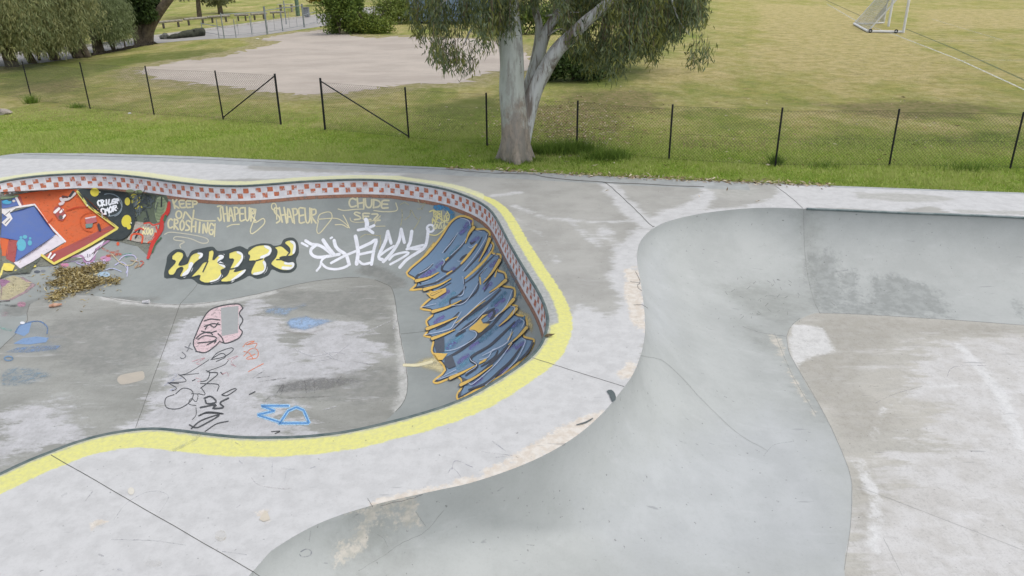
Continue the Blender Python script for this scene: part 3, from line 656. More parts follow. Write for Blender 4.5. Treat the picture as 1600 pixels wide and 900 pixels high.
p.stroke([(0,412),(110,396),(216,380),(300,500),(408,612)], 2.8, (226,222,222), smooth=0); p.stroke([(100,335),(130,392)], 3.6, (224,220,220))
p.stroke([(62,432),(214,388),(348,568)], 1.4, (50,66,84), smooth=0); p.stroke([(20,455),(62,420)], 1, (90,90,90)); p.stroke([(30,500),(60,470)], 1.2, (90,90,90))
p.ell(133,634,30,38,(92,170,190)); p.ell(156,584,14,12,(92,170,190)); p.ell(131,588,9,9,(92,170,190)); p.ell(187,622,13,17,(92,170,190)); p.ell(189,594,8,8,(92,170,190))
p.ell(40,365,30,14,(76,160,196)); p.ell(60,350,16,9,(60,80,80)); p.ell(85,358,10,8,(200,196,190)); p.stroke([(0,340),(60,335),(110,325)],3,(120,140,110))
p.fill([(345,395),(380,390),(420,450),(395,485),(370,480),(335,425)], CR, .1); p.stroke([(345,430),(370,408)],4,(230,228,226)); p.stroke([(380,430),(395,415)],3,(230,228,226)); p.stroke([(395,465),(408,450)],3,(230,228,226)); p.ell(382,462,14,14,(96,82,78))
p.fill([(535,480),(600,455),(612,490),(545,510)], (176,100,104), .1); p.fill([(538,505),(585,500),(580,525),(540,530)], (110,140,134), .15)
p.stroke([(540,470),(600,458)],2.2,(216,190,190)); p.stroke([(620,510),(628,540)],4,(70,60,64)); p.ring(575,490,70,60,1.2,(196,84,40),.2,a0=1.5,a1=4.8); p.stroke([(420,420),(480,400),(560,395)],1.4,(186,66,40)); p.stroke([(330,470),(300,500)],1.2,(180,70,40))
p.stroke([(385,345),(400,370),(380,378)],4.5,(212,196,196)); p.stroke([(405,350),(430,345),(455,325),(470,312)],4.5,(206,196,190)); p.stroke([(440,330),(462,300)],3.5,(56,60,60)); p.stroke([(395,330),(425,335)],3,(90,60,56))
p.stroke([(302,722),(320,690)],2.6,(234,230,230)); p.stroke([(322,722),(345,698)],2.6,(234,230,230))
p.fill([(10,790),(22,752),(60,752),(92,768),(78,800),(40,802)], (226,208,98), .05); p.fill([(140,800),(150,778),(185,768),(195,785),(175,808)], (222,206,98), .05); p.ell(212,770,16,9,(222,206,98)); p.ell(100,802,11,8,(222,206,98))
p.stroke([(4,830),(20,770),(0,840)],3,(222,210,120)); p.fill([(100,800),(265,712),(240,740),(200,790),(190,812),(60,822),(0,850),(5,830)], (92,98,88), .2)
p.fill([(488,300),(540,282),(640,282),(780,300),(815,340),(850,420),(850,480),(825,555),(770,604),(690,602),(655,590),(742,532),(600,430)], (54,62,62), .04, smooth=2)
p.stroke([(490,300),(552,388)],3.4,(214,206,110)); p.stroke([(565,398),(742,532),(560,642),(340,757),(264,704)],3.6,(218,202,100),smooth=0); p.ell(551,388,6,6,(232,230,220))
p.ell(598,303,28,28,(218,204,72)); p.ell(797,487,30,40,(218,204,72),rot=.3); p.ell(813,524,14,17,(218,204,72)); p.ell(805,362,17,26,(214,200,80)); p.ell(828,500,4,5,(235,235,210)); p.ell(632,302,4,4,(235,235,210))
p.ring(690,385,82,72,2.6,(128,142,148),.1,.6,-1.9,1.6); p.ring(700,400,70,62,1.6,(150,160,166),.1,.5,-1.2,1.2)
p.text('CRILER', [(612,358),(762,345),(625,395),(745,372)], 2.5, (236,240,244), .0, gap=.1); p.text('CMOR', [(632,410),(742,388),(648,450),(735,420)], 2.5, (236,240,244), .0, gap=.1); p.ell(620,415,3,3,(236,240,244)); p.ell(744,408,3,3,(236,240,244))
for L in [[(645,450),(648,466)],[(690,438),(692,455)],[(630,392),(632,402)]]: p.stroke(L,1,(216,220,224))
p.done('mural', bowl1, label='orange, blue and black mural piece with a yellow outline')
p = Piece(bvh1, K); p.layer = 1.5
p.fill([(790,292),(1040,322),(1060,370),(1050,430),(1005,480),(960,500),(850,480),(850,420),(800,340)], (92,102,84), .1); 
p.fill([(968,400),(985,335),(1015,332),(1030,345),(1052,400),(1000,485),(975,470)], (152,166,128), .05, smooth=2)
for yy in range(345, 480, 9): p.stroke([(975,yy+4),(1005,yy),(1040-(yy-340)*.2,yy+4)],.8,(96,110,86))
p.stroke([(1012,335),(1010,390)],2,(50,54,52))
for q in [(838,325,18,14),(850,390,22,28),(870,350,12,20),(880,400,12,14),(832,372,12,22)]: p.ell(*q,(206,194,70))
for q in [(815,295,26,12),(870,300,24,14)]: p.ell(*q,(140,150,110))
rr = random.Random(3)
for q in range(26):
    cx, cy = rr.uniform(820, 965), rr.uniform(310, 460); L = [(cx+rr.uniform(-40,40), cy+rr.uniform(-40,40)) for _ in range(4)]
    p.stroke(L, rr.uniform(1, 2.4), rr.choice([(64,72,74),(64,72,74),(84,94,96),(110,120,120)]), .15, .2)
p.fill([(852,488),(1000,505),(985,560),(940,625),(860,615),(795,600),(830,555)], (176,168,156), .2)
p.text('KOO', [(898,525),(968,535),(895,565),(960,572)], 2.0, (230,220,170), .0); p.stroke([(840,560),(880,530),(850,590)],2.4,(50,50,50)); p.stroke([(820,600),(830,570),(870,565),(895,580),(890,620)],2.6,(214,84,50)); p.stroke([(930,620),(960,600),(975,560)],2.2,(214,84,50))
for L in [[(905,500),(940,495),(960,510),(1000,500)],[(850,545),(880,530),(900,540)],[(980,520),(990,560),(960,590)]]: p.stroke(L,2.2,(206,70,54),.1)
p.stroke([(1062,368),(1052,425),(1018,470),(1012,535),(965,610),(928,715)],[4,6,5.5,6,6,4],(200,60,52),.03)
p.stroke([(1030,480),(1040,450)],3,(72,110,80)); p.stroke([(1010,590),(975,630),(955,680)],2.2,(74,104,76),.15)
p.done('mural', bowl1, label='tangled olive and yellow piece with a red edge')
p = Piece(bvh1, K); p.layer = 1
p.fill([(470,706),(560,655),(655,602),(620,660),(570,725),(545,738),(520,715)], (222,216,224), .1)
p.stroke([(440,705),(510,700),(530,735),(560,742),(590,715),(600,665),(680,605)],3,(168,126,160)); p.stroke([(525,715),(545,735),(575,720),(600,655)],1,(70,60,76)); p.stroke([(548,690),(550,710)],1,(90,80,96)); p.stroke([(562,690),(562,706)],1,(90,80,96))
p.ell(405,757,27,13,(196,130,160)); p.ell(660,718,34,18,(190,140,172)); p.ell(232,800,20,9,(84,90,98)); p.ell(270,795,16,8,(120,124,130))
p.stroke([(645,655),(700,680),(740,668),(720,700),(660,700),(760,690)],4.5,(210,98,64),.35,.3); p.ell(738,625,9,12,(214,88,50)); p.fill([(760,690),(820,682),(830,700),(790,712)],(98,160,146),.3)
p.text('SLOTIR', [(535,745),(668,725),(545,775),(665,750)], 1.3, (196,190,220), .1); p.stroke([(740,735),(780,700),(840,700),(860,740)],1.5,(190,186,214)); p.stroke([(720,760),(760,740),(800,770),(790,810)],1.5,(186,186,216)); p.stroke([(640,800),(700,780),(760,800)],1.3,(184,190,216)); p.stroke([(780,760),(800,790),(795,830)],1.2,(190,190,210)); p.stroke([(480,745),(520,760),(560,770)],1.4,(180,170,206))
p.ell(650,820,40,20,(166,190,208),.15); p.stroke([(820,730),(870,745),(840,780),(900,750)],1.5,(176,150,120),.2); p.stroke([(700,690),(760,750),(820,760),(860,720)],1.2,(196,186,150)); p.stroke([(880,770),(900,740),(880,735)],1.4,(190,90,80))
p.stroke([(370,740),(420,735),(520,740)],3,(160,140,180),.35,.4); p.stroke([(310,770),(380,740)],2,(150,140,170),.3,.4)
p.done('tag', bowl1, label='mixed small tags and doodles above the leaf pile')
K4 = (6.667, 0, 400)
p = Piece(bvh1, K4)
p.fill([(0,240),(60,225),(240,210),(390,300),(280,390),(120,470),(0,480)], (168,142,146), .25, soft=.5); p.fill([(0,345),(60,310),(90,260),(50,235),(140,206),(215,228),(320,300),(250,370),(90,455),(0,460)], (176,168,136), .2)
p.fill([(0,300),(0,240),(110,262),(80,285),(20,320)], (150,112,140), .2); p.stroke([(0,510),(60,515),(165,520)],4.5,(92,96,92),.35,.4); p.ell(225,505,45,28,(190,140,160),.3); p.stroke([(0,480),(100,470)],2,(80,80,76),.3)
p.fill([(0,590),(60,570),(120,600),(60,650),(0,640)], (192,160,168), .4, soft=.6); p.stroke([(0,745),(60,765),(110,775)],5,(130,190,178),.4,.5)
p.ell(235,700,26,14,(220,222,226)); p.text('SEYON', [(30,330),(250,290),(60,400),(260,350)], 1.1, (196,188,150), .2, jit=.15)
p.done('tag', bowl1, label='faded beige and mauve scrawl at the left edge')
K8 = (3.333, 0, 430)
p = Piece(bvh1, K8)
LB, MB_ = (150,178,202), (122,150,186)
p.fill([(60,310),(80,270),(130,245),(210,232),(265,260),(255,310),(340,310),(350,330),(250,335),(330,365),(330,385),(280,408),(120,412),(30,420),(20,400),(70,365),(62,340)], LB, .55, soft=.7)
p.fill([(75,300),(95,272),(130,252),(165,245),(150,300),(125,318)], MB_, .15); p.stroke([(80,300),(110,260),(200,240),(245,270),(245,305)],1.8,(98,130,172),.25)
p.fill([(70,357),(120,330),(190,320),(255,327),(240,350),(150,362)], MB_, .15); p.fill([(30,402),(90,378),(200,368),(320,368),(290,388),(150,404)], MB_, .35)
p.fill([(0,500),(80,470),(200,480),(300,520),(150,580),(0,590)], (136,158,172), .35, soft=.8); p.ring(45,435,22,11,2,(110,140,170),.2)
p.done('graffiti', bowl1, label='faded blue piece on the bowl floor')
p = Piece(bvh1, K8); p.fill([(610,542),(630,520),(690,508),(742,500),(752,518),(748,542),(700,558),(640,570),(620,562)], (180,172,158), .06, smooth=2); p.done('paint_patch', bowl1, label='beige rounded paint patch on the floor')
K9 = (3.478, 200, 450)
p = Piece(bvh1, K9); PK, BK = (214,190,192), (70,72,74)
p.fill([(370,345),(355,295),(380,232),(415,160),(450,118),(520,96),(595,88),(622,112),(602,150),(602,205),(618,235),(600,270),(540,296),(500,303),(440,340),(400,352)], PK, .2, smooth=2)
p.fill([(505,108),(600,98),(598,245),(510,262)], (158,161,160), .0)
for L in [[(372,345),(355,300),(375,240),(410,165),(450,118),(520,95),(600,88),(625,110)],[(625,110),(605,140),(625,175),(605,215),(622,240),(600,275),(540,300),(505,295)],[(370,345),(420,352),(470,320),(500,290)],[(380,280),(420,260),(480,270),(460,290),(380,300)],[(400,235),(440,245),(480,235)],[(415,210),(460,195),(500,200)],[(370,275),(400,250),(440,240),(460,255)],[(430,310),(480,285),(470,300)],[(490,250),(510,270),(520,295)],[(415,180),(450,170),(500,175)],[(420,225),(440,200),(470,215),(490,190)]]:
    p.stroke(L, 1.7, BK, .15)
for L in [[(295,350),(315,370),(300,385),(285,380)],[(310,320),(330,330),(320,345)],[(340,300),(330,325),(350,335)]]: p.stroke(L, 1.2, (110,112,116), .2)
p.done('graffiti', bowl1, label='pink outlined piece with a grey painted-out rectangle')
p = Piece(bvh1, K9)
for L, w_ in [([(455,385),(490,350),(560,325),(570,340),(520,375),(450,390)],1.5),([(455,385),(510,355),(530,375),(480,400)],1.5),([(545,395),(520,420),(440,450),(430,460)],1.2),([(440,390),(380,430),(320,465),(275,475),(385,465)],1.1),([(275,470),(305,490),(310,510),(215,515),(275,520)],1.5),
   ([(215,515),(265,545),(240,560)],1.5),([(260,575),(300,545),(350,560),(345,610),(280,655),(210,650),(205,600),(250,580)],1.6),([(345,575),(380,580),(370,620),(345,600),(330,630),(370,640)],1.2),([(370,650),(370,690),(350,715)],1.2),([(425,450),(445,460),(430,500),(395,510)],1.6),([(440,460),(490,465),(440,510),(395,545)],1.8),
   ([(395,520),(490,525),(485,560)],1.6),([(400,545),(420,580),(380,575)],1.4),([(415,600),(450,590),(480,620),(430,630),(420,610)],3.0),([(395,650),(480,635),(460,655),(520,650),(500,625),(545,600)],3.2),([(510,580),(570,550),(590,552),(540,585),(512,583)],1.8),([(385,695),(430,680),(520,685),(440,675),(395,690)],2.6),([(345,765),(400,720),(500,690),(400,750),(365,760),(335,745)],2.6),([(420,780),(480,740),(545,725)],2.0),([(780,782),(830,778),(800,792)],1.6),([(660,580),(690,565)],2),([(505,460),(515,470)],2),([(350,505),(365,498)],1.8)]:
    p.stroke(L, w_, BK, .12, .1)
for L in [[(350,400),(420,380),(370,410),(400,415)],[(540,390),(600,370),(560,400),(590,430),(560,415)],[(370,490),(400,500),(380,510)],[(510,470),(540,460),(545,480)]]: p.stroke(L, 1.1, (204,160,164), .3)
for L in [[(220,480),(270,470),(240,500),(290,490)],[(200,530),(250,500)],[(230,560),(260,540)]]: p.stroke(L, 3, (168,176,200), .4, .5)
p.done('graffiti', bowl1, label='black marker scribbles on the pale floor')
p = Piece(bvh1, K9)
for L in [[(625,320),(650,295),(690,290),(640,310),(700,300),(690,325)],[(630,370),(670,330),(705,340),(700,380),(640,385),(690,360)],[(630,345),(660,355),(680,385)],[(655,455),(700,430),(735,412)]]: p.stroke(L, 1.6, (222,130,92), .25, .2)
p.done('graffiti', bowl1, label='small orange scribble on the floor')
p = Piece(bvh1, K9); SB, LB2 = (86,140,196), (168,206,232)
for c_, w_ in [(LB2, 8), (SB, 3.6)]:
    p.stroke([(870,641),(722,641),(800,668),(702,690),(820,728)], w_, c_, .15, .5, smooth=0); p.stroke([(825,735),(985,735),(955,665),(915,648),(870,668),(825,735)], w_, c_, .15, .5, smooth=0)
p.done('graffiti', bowl1, label='light blue sprayed M D letters on the floor')
p = Piece(bvh1, K9)
p.fill([(730,110),(800,95),(900,100),(960,75),(990,95),(900,130),(860,160),(780,150),(740,140)], (150,172,196), .3, soft=.8); p.fill([(850,190),(880,160),(970,145),(1010,160),(1180,170),(1100,190),(1020,220),(960,238),(880,225)], (150,176,206), .22, soft=.8)
p.stroke([(820,190),(860,230),(960,250),(1060,225)],6,(160,146,128),.5,.8)
p.fill([(800,520),(1000,480),(1150,480),(1350,500),(1200,530),(1080,560),(900,570),(820,580)], (134,134,132), .3, soft=.8)
for L in [[(810,570),(850,520),(830,580)],[(960,500),(970,570)],[(1010,500),(1015,570)],[(1130,520),(1160,480)],[(700,490),(780,480)],[(710,512),(860,490)],[(680,490),(740,450)],[(740,625),(780,585),(840,600)],[(1230,400),(1320,420),(1290,450)],[(870,600),(1100,590)]]: p.stroke(L, 2.4, (120,120,118), .4, .5)
for L in [[(900,330),(1000,370),(1120,350),(1180,360)],[(1060,340),(1110,380),(1020,400)],[(1240,270),(1300,240),(1450,170)],[(1120,370),(1200,310)],[(1440,230),(1460,180)],[(1060,665),(1130,645)],[(1080,370),(1160,400)]]: p.stroke(L, 1.5, (204,204,206), .3, .3)
p.done('graffiti', bowl1, label='worn blue and grey blotches on the floor')

Piece.kw = .85
# ------------------------------------------------------------------ cracks, joints and scuffs (part of the surfaces)
def jag(L, amp=.5, n=6):
    P = catmull(np.array(L, float), n) if len(L) > 2 else np.array([np.array(L[0])+(np.array(L[1])-np.array(L[0]))*t for t in np.linspace(0, 1, 14)])
    return P+np.array([(random.uniform(-amp, amp)*.5, random.uniform(-amp, amp)) for _ in P])
CK = (92,90,86)
p = Piece(flat)
for L, w_, a in [([(80,711),(395,893)],1.6,.5),([(395,893),(440,925)],1.6,.4),([(832,559),(900,581),(975,604)],.9,.3),([(700,265),(760,270),(830,272),(860,278),(950,285),(1100,292)],1.5,.5),([(37,241),(150,244),(300,248),(500,257),(700,265)],.8,.3),([(940,284),(952,290),(985,320),(1015,350),(1022,354)],1.3,.8),
   ([(993,425),(1000,440),(996,447),(1003,455)],1.0,.8),([(985,440),(1000,442)],.8,.5),([(990,476),(1005,477),(1012,482)],.9,.8),([(1212,291),(1235,308),(1254,325)],1.0,.4),([(595,790),(640,780),(660,772)],1.0,1),([(575,780),(582,792)],1,1),
   ([(1005,290),(1100,335)],.0,.1),([(820,530),(860,545)],.0,0)]:
    if w_: p.stroke(jag(L, a), w_, CK, .0, smooth=0, raw=True, adv=False)
p.done('crack', deck)
p = Piece(flat)
SC = (158,160,170)
for L, w_, c_ in [([(393,747),(405,758),(440,764),(455,763)],1.8,(172,164,160)),([(175,843),(240,845),(290,852)],1.4,(140,142,150)),([(348,862),(385,867)],1.6,(140,142,150)),([(97,775),(104,771)],3,(130,132,138)),([(134,782),(145,768)],1.6,(150,150,156)),([(700,740),(705,732),(712,735),(720,745)],1.2,(150,150,165)),([(706,733),(712,720),(738,730)],1.4,(156,156,170)),([(770,690),(790,705)],1.8,(150,150,165)),([(775,715),(800,712)],1.2,(160,160,172)),([(752,706),(800,712)],1,(170,168,175)),
   ([(178,812),(200,785),(235,768),(263,775),(250,800)],1.0,SC),([(370,793),(375,790)],2,(140,140,150)),([(155,867),(161,869)],3,(120,122,130)),([(185,890),(190,892)],4,(170,174,184)),
   ([(425,730),(426,722),(425,745)],1,(170,172,182)),([(440,732),(460,734)],1.6,(168,170,182)),([(485,732),(492,730)],1.8,(120,126,150)),([(445,755),(447,738)],.8,(186,188,198)),([(374,721),(378,724)],2.2,(120,120,140)),([(272,704),(300,690),(312,680)],5,(196,198,116)),
   ([(368,692),(375,696)],2,(160,162,120))]:
    c_ = tuple(int(v*.55+200*.45) for v in c_); p.stroke(L, w_*1.3, c_, .38, .5, raw=False)
p.fill([(405,812),(414,798),(418,800),(422,812),(412,816)], (196,188,172), .1); p.ell(205,768,5,6,(206,202,190)); p.ell(345,838,9,9,(202,196,180),.4); p.ell(155,818,10,5,(204,200,190),.5); p.ell(240,882,14,5,(204,200,192),.5)
# black rubber marks on the rim
p.fill([(948,612),(955,610),(961,616),(962,626),(956,628),(952,618)], (84,94,94), .15, smooth=2, g=3)
p.stroke([(901,665),(915,661),(926,655)],[1.5,3,2],(84,92,92),.1)
p.done('scuff_mark', deck)
p = Piece(bvh1)
for L, w_, a in [([(282,474),(262,530),(240,590),(212,668)],1.0,.4),([(318,430),(300,455),(282,474)],.6,.4),([(585,437),(605,445),(614,455),(619,481),(625,523),(633,565),(637,600),(632,625),(618,644)],.9,.7),([(626,522),(665,518)],.5,.2),([(46,476),(42,490),(40,505),(0,545)],1.0,.5),([(160,463),(200,471),(275,476),(325,473),(375,465),(425,454),(475,442),(525,435),(562,433)],.6,.3)]:
    p.stroke(jag(L, a), w_, CK, .0, smooth=0, raw=True, adv=False)
p.done('crack', bowl1)
p = Piece(bvh2)
for L, w_, a in [([(1280,489),(1340,491),(1412,495),(1506,501),(1600,508)],1.1,.3),([(1256,328),(1256,360),(1258,400),(1264,440),(1272,470),(1281,489)],1.2,.4),([(1250,497),(1236,510),(1229,526)],.9,.5),([(1160,510),(1190,520),(1229,526)],.8,.5),([(1229,527),(1234,553),(1257,593),(1283,638),(1305,682),(1328,740),(1331,776),(1328,829),(1319,891)],1.1,.4),
   ([(1001,556),(1025,560),(1040,567),(1070,595),(1090,618)],.9,.4),([(1090,618),(1150,675),(1200,705)],.6,.4),([(693,797),(665,830),(625,850),(600,868),(560,892)],.8,.8),([(650,800),(665,822)],.9,.6),([(1210,520),(1240,590),(1275,648)],.8,.5),
   ([(1380,840),(1410,900)],.5,.4),([(1340,760),(1600,860)],.5,.4)]:
    p.stroke(jag(L, a), w_, (146,148,144), .2, smooth=0, raw=True, adv=False)
for L, w_, c_ in [([(470,862),(478,858),(486,861),(484,868),(472,870),(468,866)],2.2,(140,144,154)),([(485,830),(483,846)],1.6,(150,152,160)),([(823,851),(834,852)],2,(120,124,120)),([(1214,783),(1216,784)],2.6,(90,92,88)),([(1368,630),(1400,615),(1440,604)],1.4,(206,204,200)),([(1480,588),(1486,576),(1500,572),(1540,571)],1.8,(214,214,214)),([(1195,710),(1210,695),(1240,690)],.8,(190,194,196)),([(1215,437),(1218,438)],2.4,(110,114,112)),([(1298,472),(1305,478)],1.2,(206,206,200)),([(1360,474),(1368,474)],1.4,(206,206,196)),([(590,835),(600,842),(606,855)],1,(200,198,190)),([(975,520),(960,470)],0,SC),
   ([(1196,478),(1200,474)],1.5,(200,198,188)),([(1360,603),(1372,604)],1.6,(218,214,200))]:
    if w_: p.stroke(L, w_*1.2, tuple(int(v*.6+172*.4) for v in c_), .35, .5)
for q in range(40):
    x, y = random.uniform(1120, 1250), random.uniform(430, 510); p.stroke([(x, y), (x+random.uniform(-6, 6), y+random.uniform(1, 5))], random.uniform(.6, 1.3), (152,155,150), .3, .5, adv=False)
p.done('crack', bowl2)

# ------------------------------------------------------------------ ground, road, gravel
def poly_sheet(name, P, z, mat, grid=None, **k):
    V, T = cdt_fill([np.array(P)], gridpts(np.array(P), grid) if grid else None)
    o = mesh_obj(name, np.c_[V, np.full(len(V), z)], T, mat, **k); return o, V
Z0 = -.03
GO = np.array([(-500,-80),(500,-80),(500,900),(-500,900)], float)
gi = gridpts(np.array([(-45,14),(60,14),(60,100),(-45,100)], float), .8, (DECKL,)); gi = gi[~inside(gi, DECKL)]
gj = gridpts(np.array([(-490,-70),(490,-70),(490,890),(-490,890)], float), 22)
gj = gj[~((gj[:, 0] > -46) & (gj[:, 0] < 61) & (gj[:, 1] > -12) & (gj[:, 1] < 101))]
V, T = cdt_fill([GO, DECKL], np.vstack([gi, gj]))
def grass_mat():
    mt, nt, b = newmat('grass_ground'); k = N(nt)
    c = k.mix(k.ramp(k.noise(.35, 6, .7), .35, .65), lin((132,150,64)), lin((110,130,56)))
    c = k.mix(k.ramp(k.noise(1.6, 6, .75), .45, .7), c, lin((138,150,72)))
    def lay(c, a, c1, c2, ns, amp, edge, op, st=None):
        nz = k.math('SUBTRACT', k.noise(ns, 7, .7, st or (1, 1, 1)), .5)
        f = k.math('MULTIPLY', k.ramp(k.math('ADD', k.attr(a), k.math('MULTIPLY', nz, amp)), -edge, edge), op)
        return k.mix(f, c, k.mix(k.ramp(k.noise(ns*3, 5, .7), .38, .62), c1, c2))
    c = lay(c, 'field', lin((180,170,100)), lin((148,154,80)), .35, 14, 3.0, .9, (1, .35, 1))
    c = lay(c, 'dry', lin((208,190,142)), lin((182,168,110)), .5, 10, 1.8, .85, (.8, .4, 1))
    c = lay(c, 'dirt', lin((150,132,102)), lin((116,116,70)), 1.1, 3.2, .5, .75)
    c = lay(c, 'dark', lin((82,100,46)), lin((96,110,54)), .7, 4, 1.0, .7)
    c = lay(c, 'lush', lin((142,162,56)), lin((120,144,50)), .9, 1.5, .6, .85)
    c = lay(c, 'sandy', lin((184,170,140)), lin((152,148,96)), .8, 3.2, .5, .85)
    c = k.mix(k.math('MULTIPLY', k.ramp(k.noise(7, 8, .85), .48, .72), .65), c, lin((78,88,40)))
    c = k.mix(k.math('MULTIPLY', k.ramp(k.noise(5, 6, .8, (1, .3, 1)), .52, .78), .4), c, lin((172,176,104)))
    c = k.mix(k.math('MULTIPLY', k.ramp(k.noise(2.6, 8, .85, (1, .5, 1)), .52, .66), .38), c, lin((104,118,52)))
    c = k.mix(k.math('MULTIPLY', k.ramp(k.noise(28, 4, .7), .62, .75), .5), c, lin((190,182,140)))
    k.link(c, b.inputs['Base Color']); b.inputs['Roughness'].default_value = .95; b.inputs['Specular IOR Level'].default_value = .1
    k.bump(b, k.noise(9, 8, .85), 1.0, .12); return mt
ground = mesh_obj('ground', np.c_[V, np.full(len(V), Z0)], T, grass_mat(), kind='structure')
FL = px([(1105,-30),(1110,60),(1150,140),(1320,165),(1700,150),(1900,300),(2600,40),(1700,-50)])
set_attr(ground, 'field', np.clip(maxsd(V, [FL]), -8, 8)*1.0)
set_attr(ground, 'dry', np.clip(maxsd(V, [px([(1190,5),(1330,10),(1420,60),(1500,120),(1330,130),(1200,60)]), px([(1180,70),(1330,80),(1330,110),(1200,110)]), px([(1000,95),(1130,85),(1130,120),(1010,125)]), px([(1440,15),(1700,12),(1700,42),(1440,45)])])+1, -8, 3))
set_attr(ground, 'dirt', maxsd(V, [px([(900,145),(1000,140),(1020,170),(900,168)]), px([(835,165),(960,180),(950,215),(850,225)]), px([(1300,165),(1420,160),(1540,165),(1500,178),(1380,180)]), px([(1050,220),(1180,225),(1170,245),(1050,240)]), px([(50,130),(110,122),(105,140),(60,142)]), px([(760,205),(790,205),(790,225),(765,228)])])+.5)
set_attr(ground, 'dark', np.clip(maxsd(V, [px([(0,110),(160,90),(330,75),(380,80),(280,95),(200,100),(0,145)]), px([(860,105),(1000,100),(1010,125),(900,140),(840,130)]), px([(1200,215),(1700,205),(1700,230),(1250,235)]), px([(640,170),(790,140),(790,200),(640,215)])]), -6, 4))  # darker grass patches; shade beneath the trees is painted into the ground colour
set_attr(ground, 'lush', 3.0-seg_dist(V, px([(-100,215),(300,222),(700,245),(1000,268),(1600,285),(2000,300)])))
LOT = px([(215,112),(262,98),(330,90),(380,80),(430,66),(410,60),(470,50),(510,47),(560,58),(640,57),(760,62),(820,80),(825,108),(760,112),(715,128),(620,132),(560,142),(480,147),(400,140),(330,132),(260,125)])
set_attr(ground, 'sandy', 1.5-np.where(inside(V, LOT), 0, seg_dist(V, LOT, True)))
lotc = catmull(LOT, 14, True); lotc = lotc+rng.normal(0, .28, lotc.shape)
mt, nt_, b_ = newmat('gravel'); k = N(nt_)
c = k.mix(k.ramp(k.noise(.35, 6, .7, (.5, 1, 1)), .35, .65), lin((184,174,162)), lin((168,158,147)))
c = k.mix(k.math('MULTIPLY', k.ramp(k.noise(2.2, 7, .75, (.25, 1, 1)), .5, .7), .5), c, lin((160,152,143)))
c = k.mix(k.math('MULTIPLY', k.ramp(k.noise(6, 7, .85), .52, .68), .45), c, lin((146,140,130)))
k.link(c, b_.inputs['Base Color']); b_.inputs['Roughness'].default_value = .95; k.bump(b_, k.noise(25, 6, .75), .6, .03)
poly_sheet('gravel_lot', lotc, Z0+.006, mt, kind='structure')
asph = simple('asphalt', (164,161,156), (152,149,145), .8, .9, bump=.1)
UPR = px([(-500,135),(-100,98),(0,87),(100,77),(180,66.5),(240,57.5),(300,49.5),(380,39),(440,31),(505,23),(560,15),(600,9.5),(700,-3),(900,-18)])
LWR = px([(-500,170),(-100,112),(0,103),(60,98),(120,90),(180,79),(240,68),(320,61),(380,58.5),(420,53),(500,41),(560,31),(600,23),(700,9),(900,-8)])
road, _ = poly_sheet('road', np.vstack([catmull(UPR, 6), catmull(LWR, 6)[::-1]]), Z0+.010, asph, kind='structure')
def ribbon_solid(P, wd, z0, z1):
    P = catmull(P, 6); t = np.gradient(P, axis=0); t /= np.linalg.norm(t, axis=1)[:, None]; nn = np.c_[-t[:, 1], t[:, 0]]
    a = P-nn*wd/2; b = P+nn*wd/2; n = len(P)
    V = np.vstack([np.c_[a, np.full(n, z0)], np.c_[a, np.full(n, z1)], np.c_[b, np.full(n, z1)], np.c_[b, np.full(n, z0)]]); i = np.arange(n-1)
    return V, np.vstack([np.c_[q*n+i, q*n+i+1, (q+1)*n+i+1, (q+1)*n+i] for q in range(3)])
kv, kf = ribbon_solid(UPR, .28, Z0, Z0+.14); mesh_obj('kerb', kv, kf, simple('kerb', (176,172,162), None, 3), kind='structure')

# ------------------------------------------------------------------ field lines
def flat_line(L, wd, name='line_marking', closed=False):
    P = px(L, Z0); n = []
    t = np.gradient(P, axis=0); t /= np.linalg.norm(t, axis=1)[:, None]; nn = np.c_[-t[:, 1], t[:, 0]]
    return P-nn*wd/2, P+nn*wd/2
chalk = paint((222,224,214), 0, .30)
lm = MB()
for L, wd in [([(1292,6),(1340,34),(1400,55),(1500,94),(1600,140),(1900,278)],.11),([(1457,30),(1510,46),(1566,62.5)],.06),([(1415,64),(1500,63.2),(1566,62.5)],.07),([(1494,94.5),(1600,94),(1900,93)],.08),([(1300,5),(1700,-2)],.05)]:
    a, b = flat_line(L, wd); n = len(a); V_ = np.c_[np.vstack([a, b]), np.full(2*n, Z0+.006)]
    lm.add(V_, [(i, i+1, n+i+1, n+i) for i in range(n-1)])
o = lm.build('field_markings', chalk, kind='structure'); set_attr(o, 'e', np.zeros(lm.n))
lm = MB()
for L, wd in [([(1415,45),(1500,80),(1600,125),(1900,262)],.16),([(1290,0),(1345,25)],.16),([(1450,65.5),(1530,64.5)],.1)]:
    a, b = flat_line(L, wd); n = len(a); V_ = np.c_[np.vstack([a, b]), np.full(2*n, Z0+.005)]
    lm.add(V_, [(i, i+1, n+i+1, n+i) for i in range(n-1)])
o = lm.build('old_field_markings', paint((98,118,66), 0, .3), kind='structure'); set_attr(o, 'e', np.zeros(lm.n))

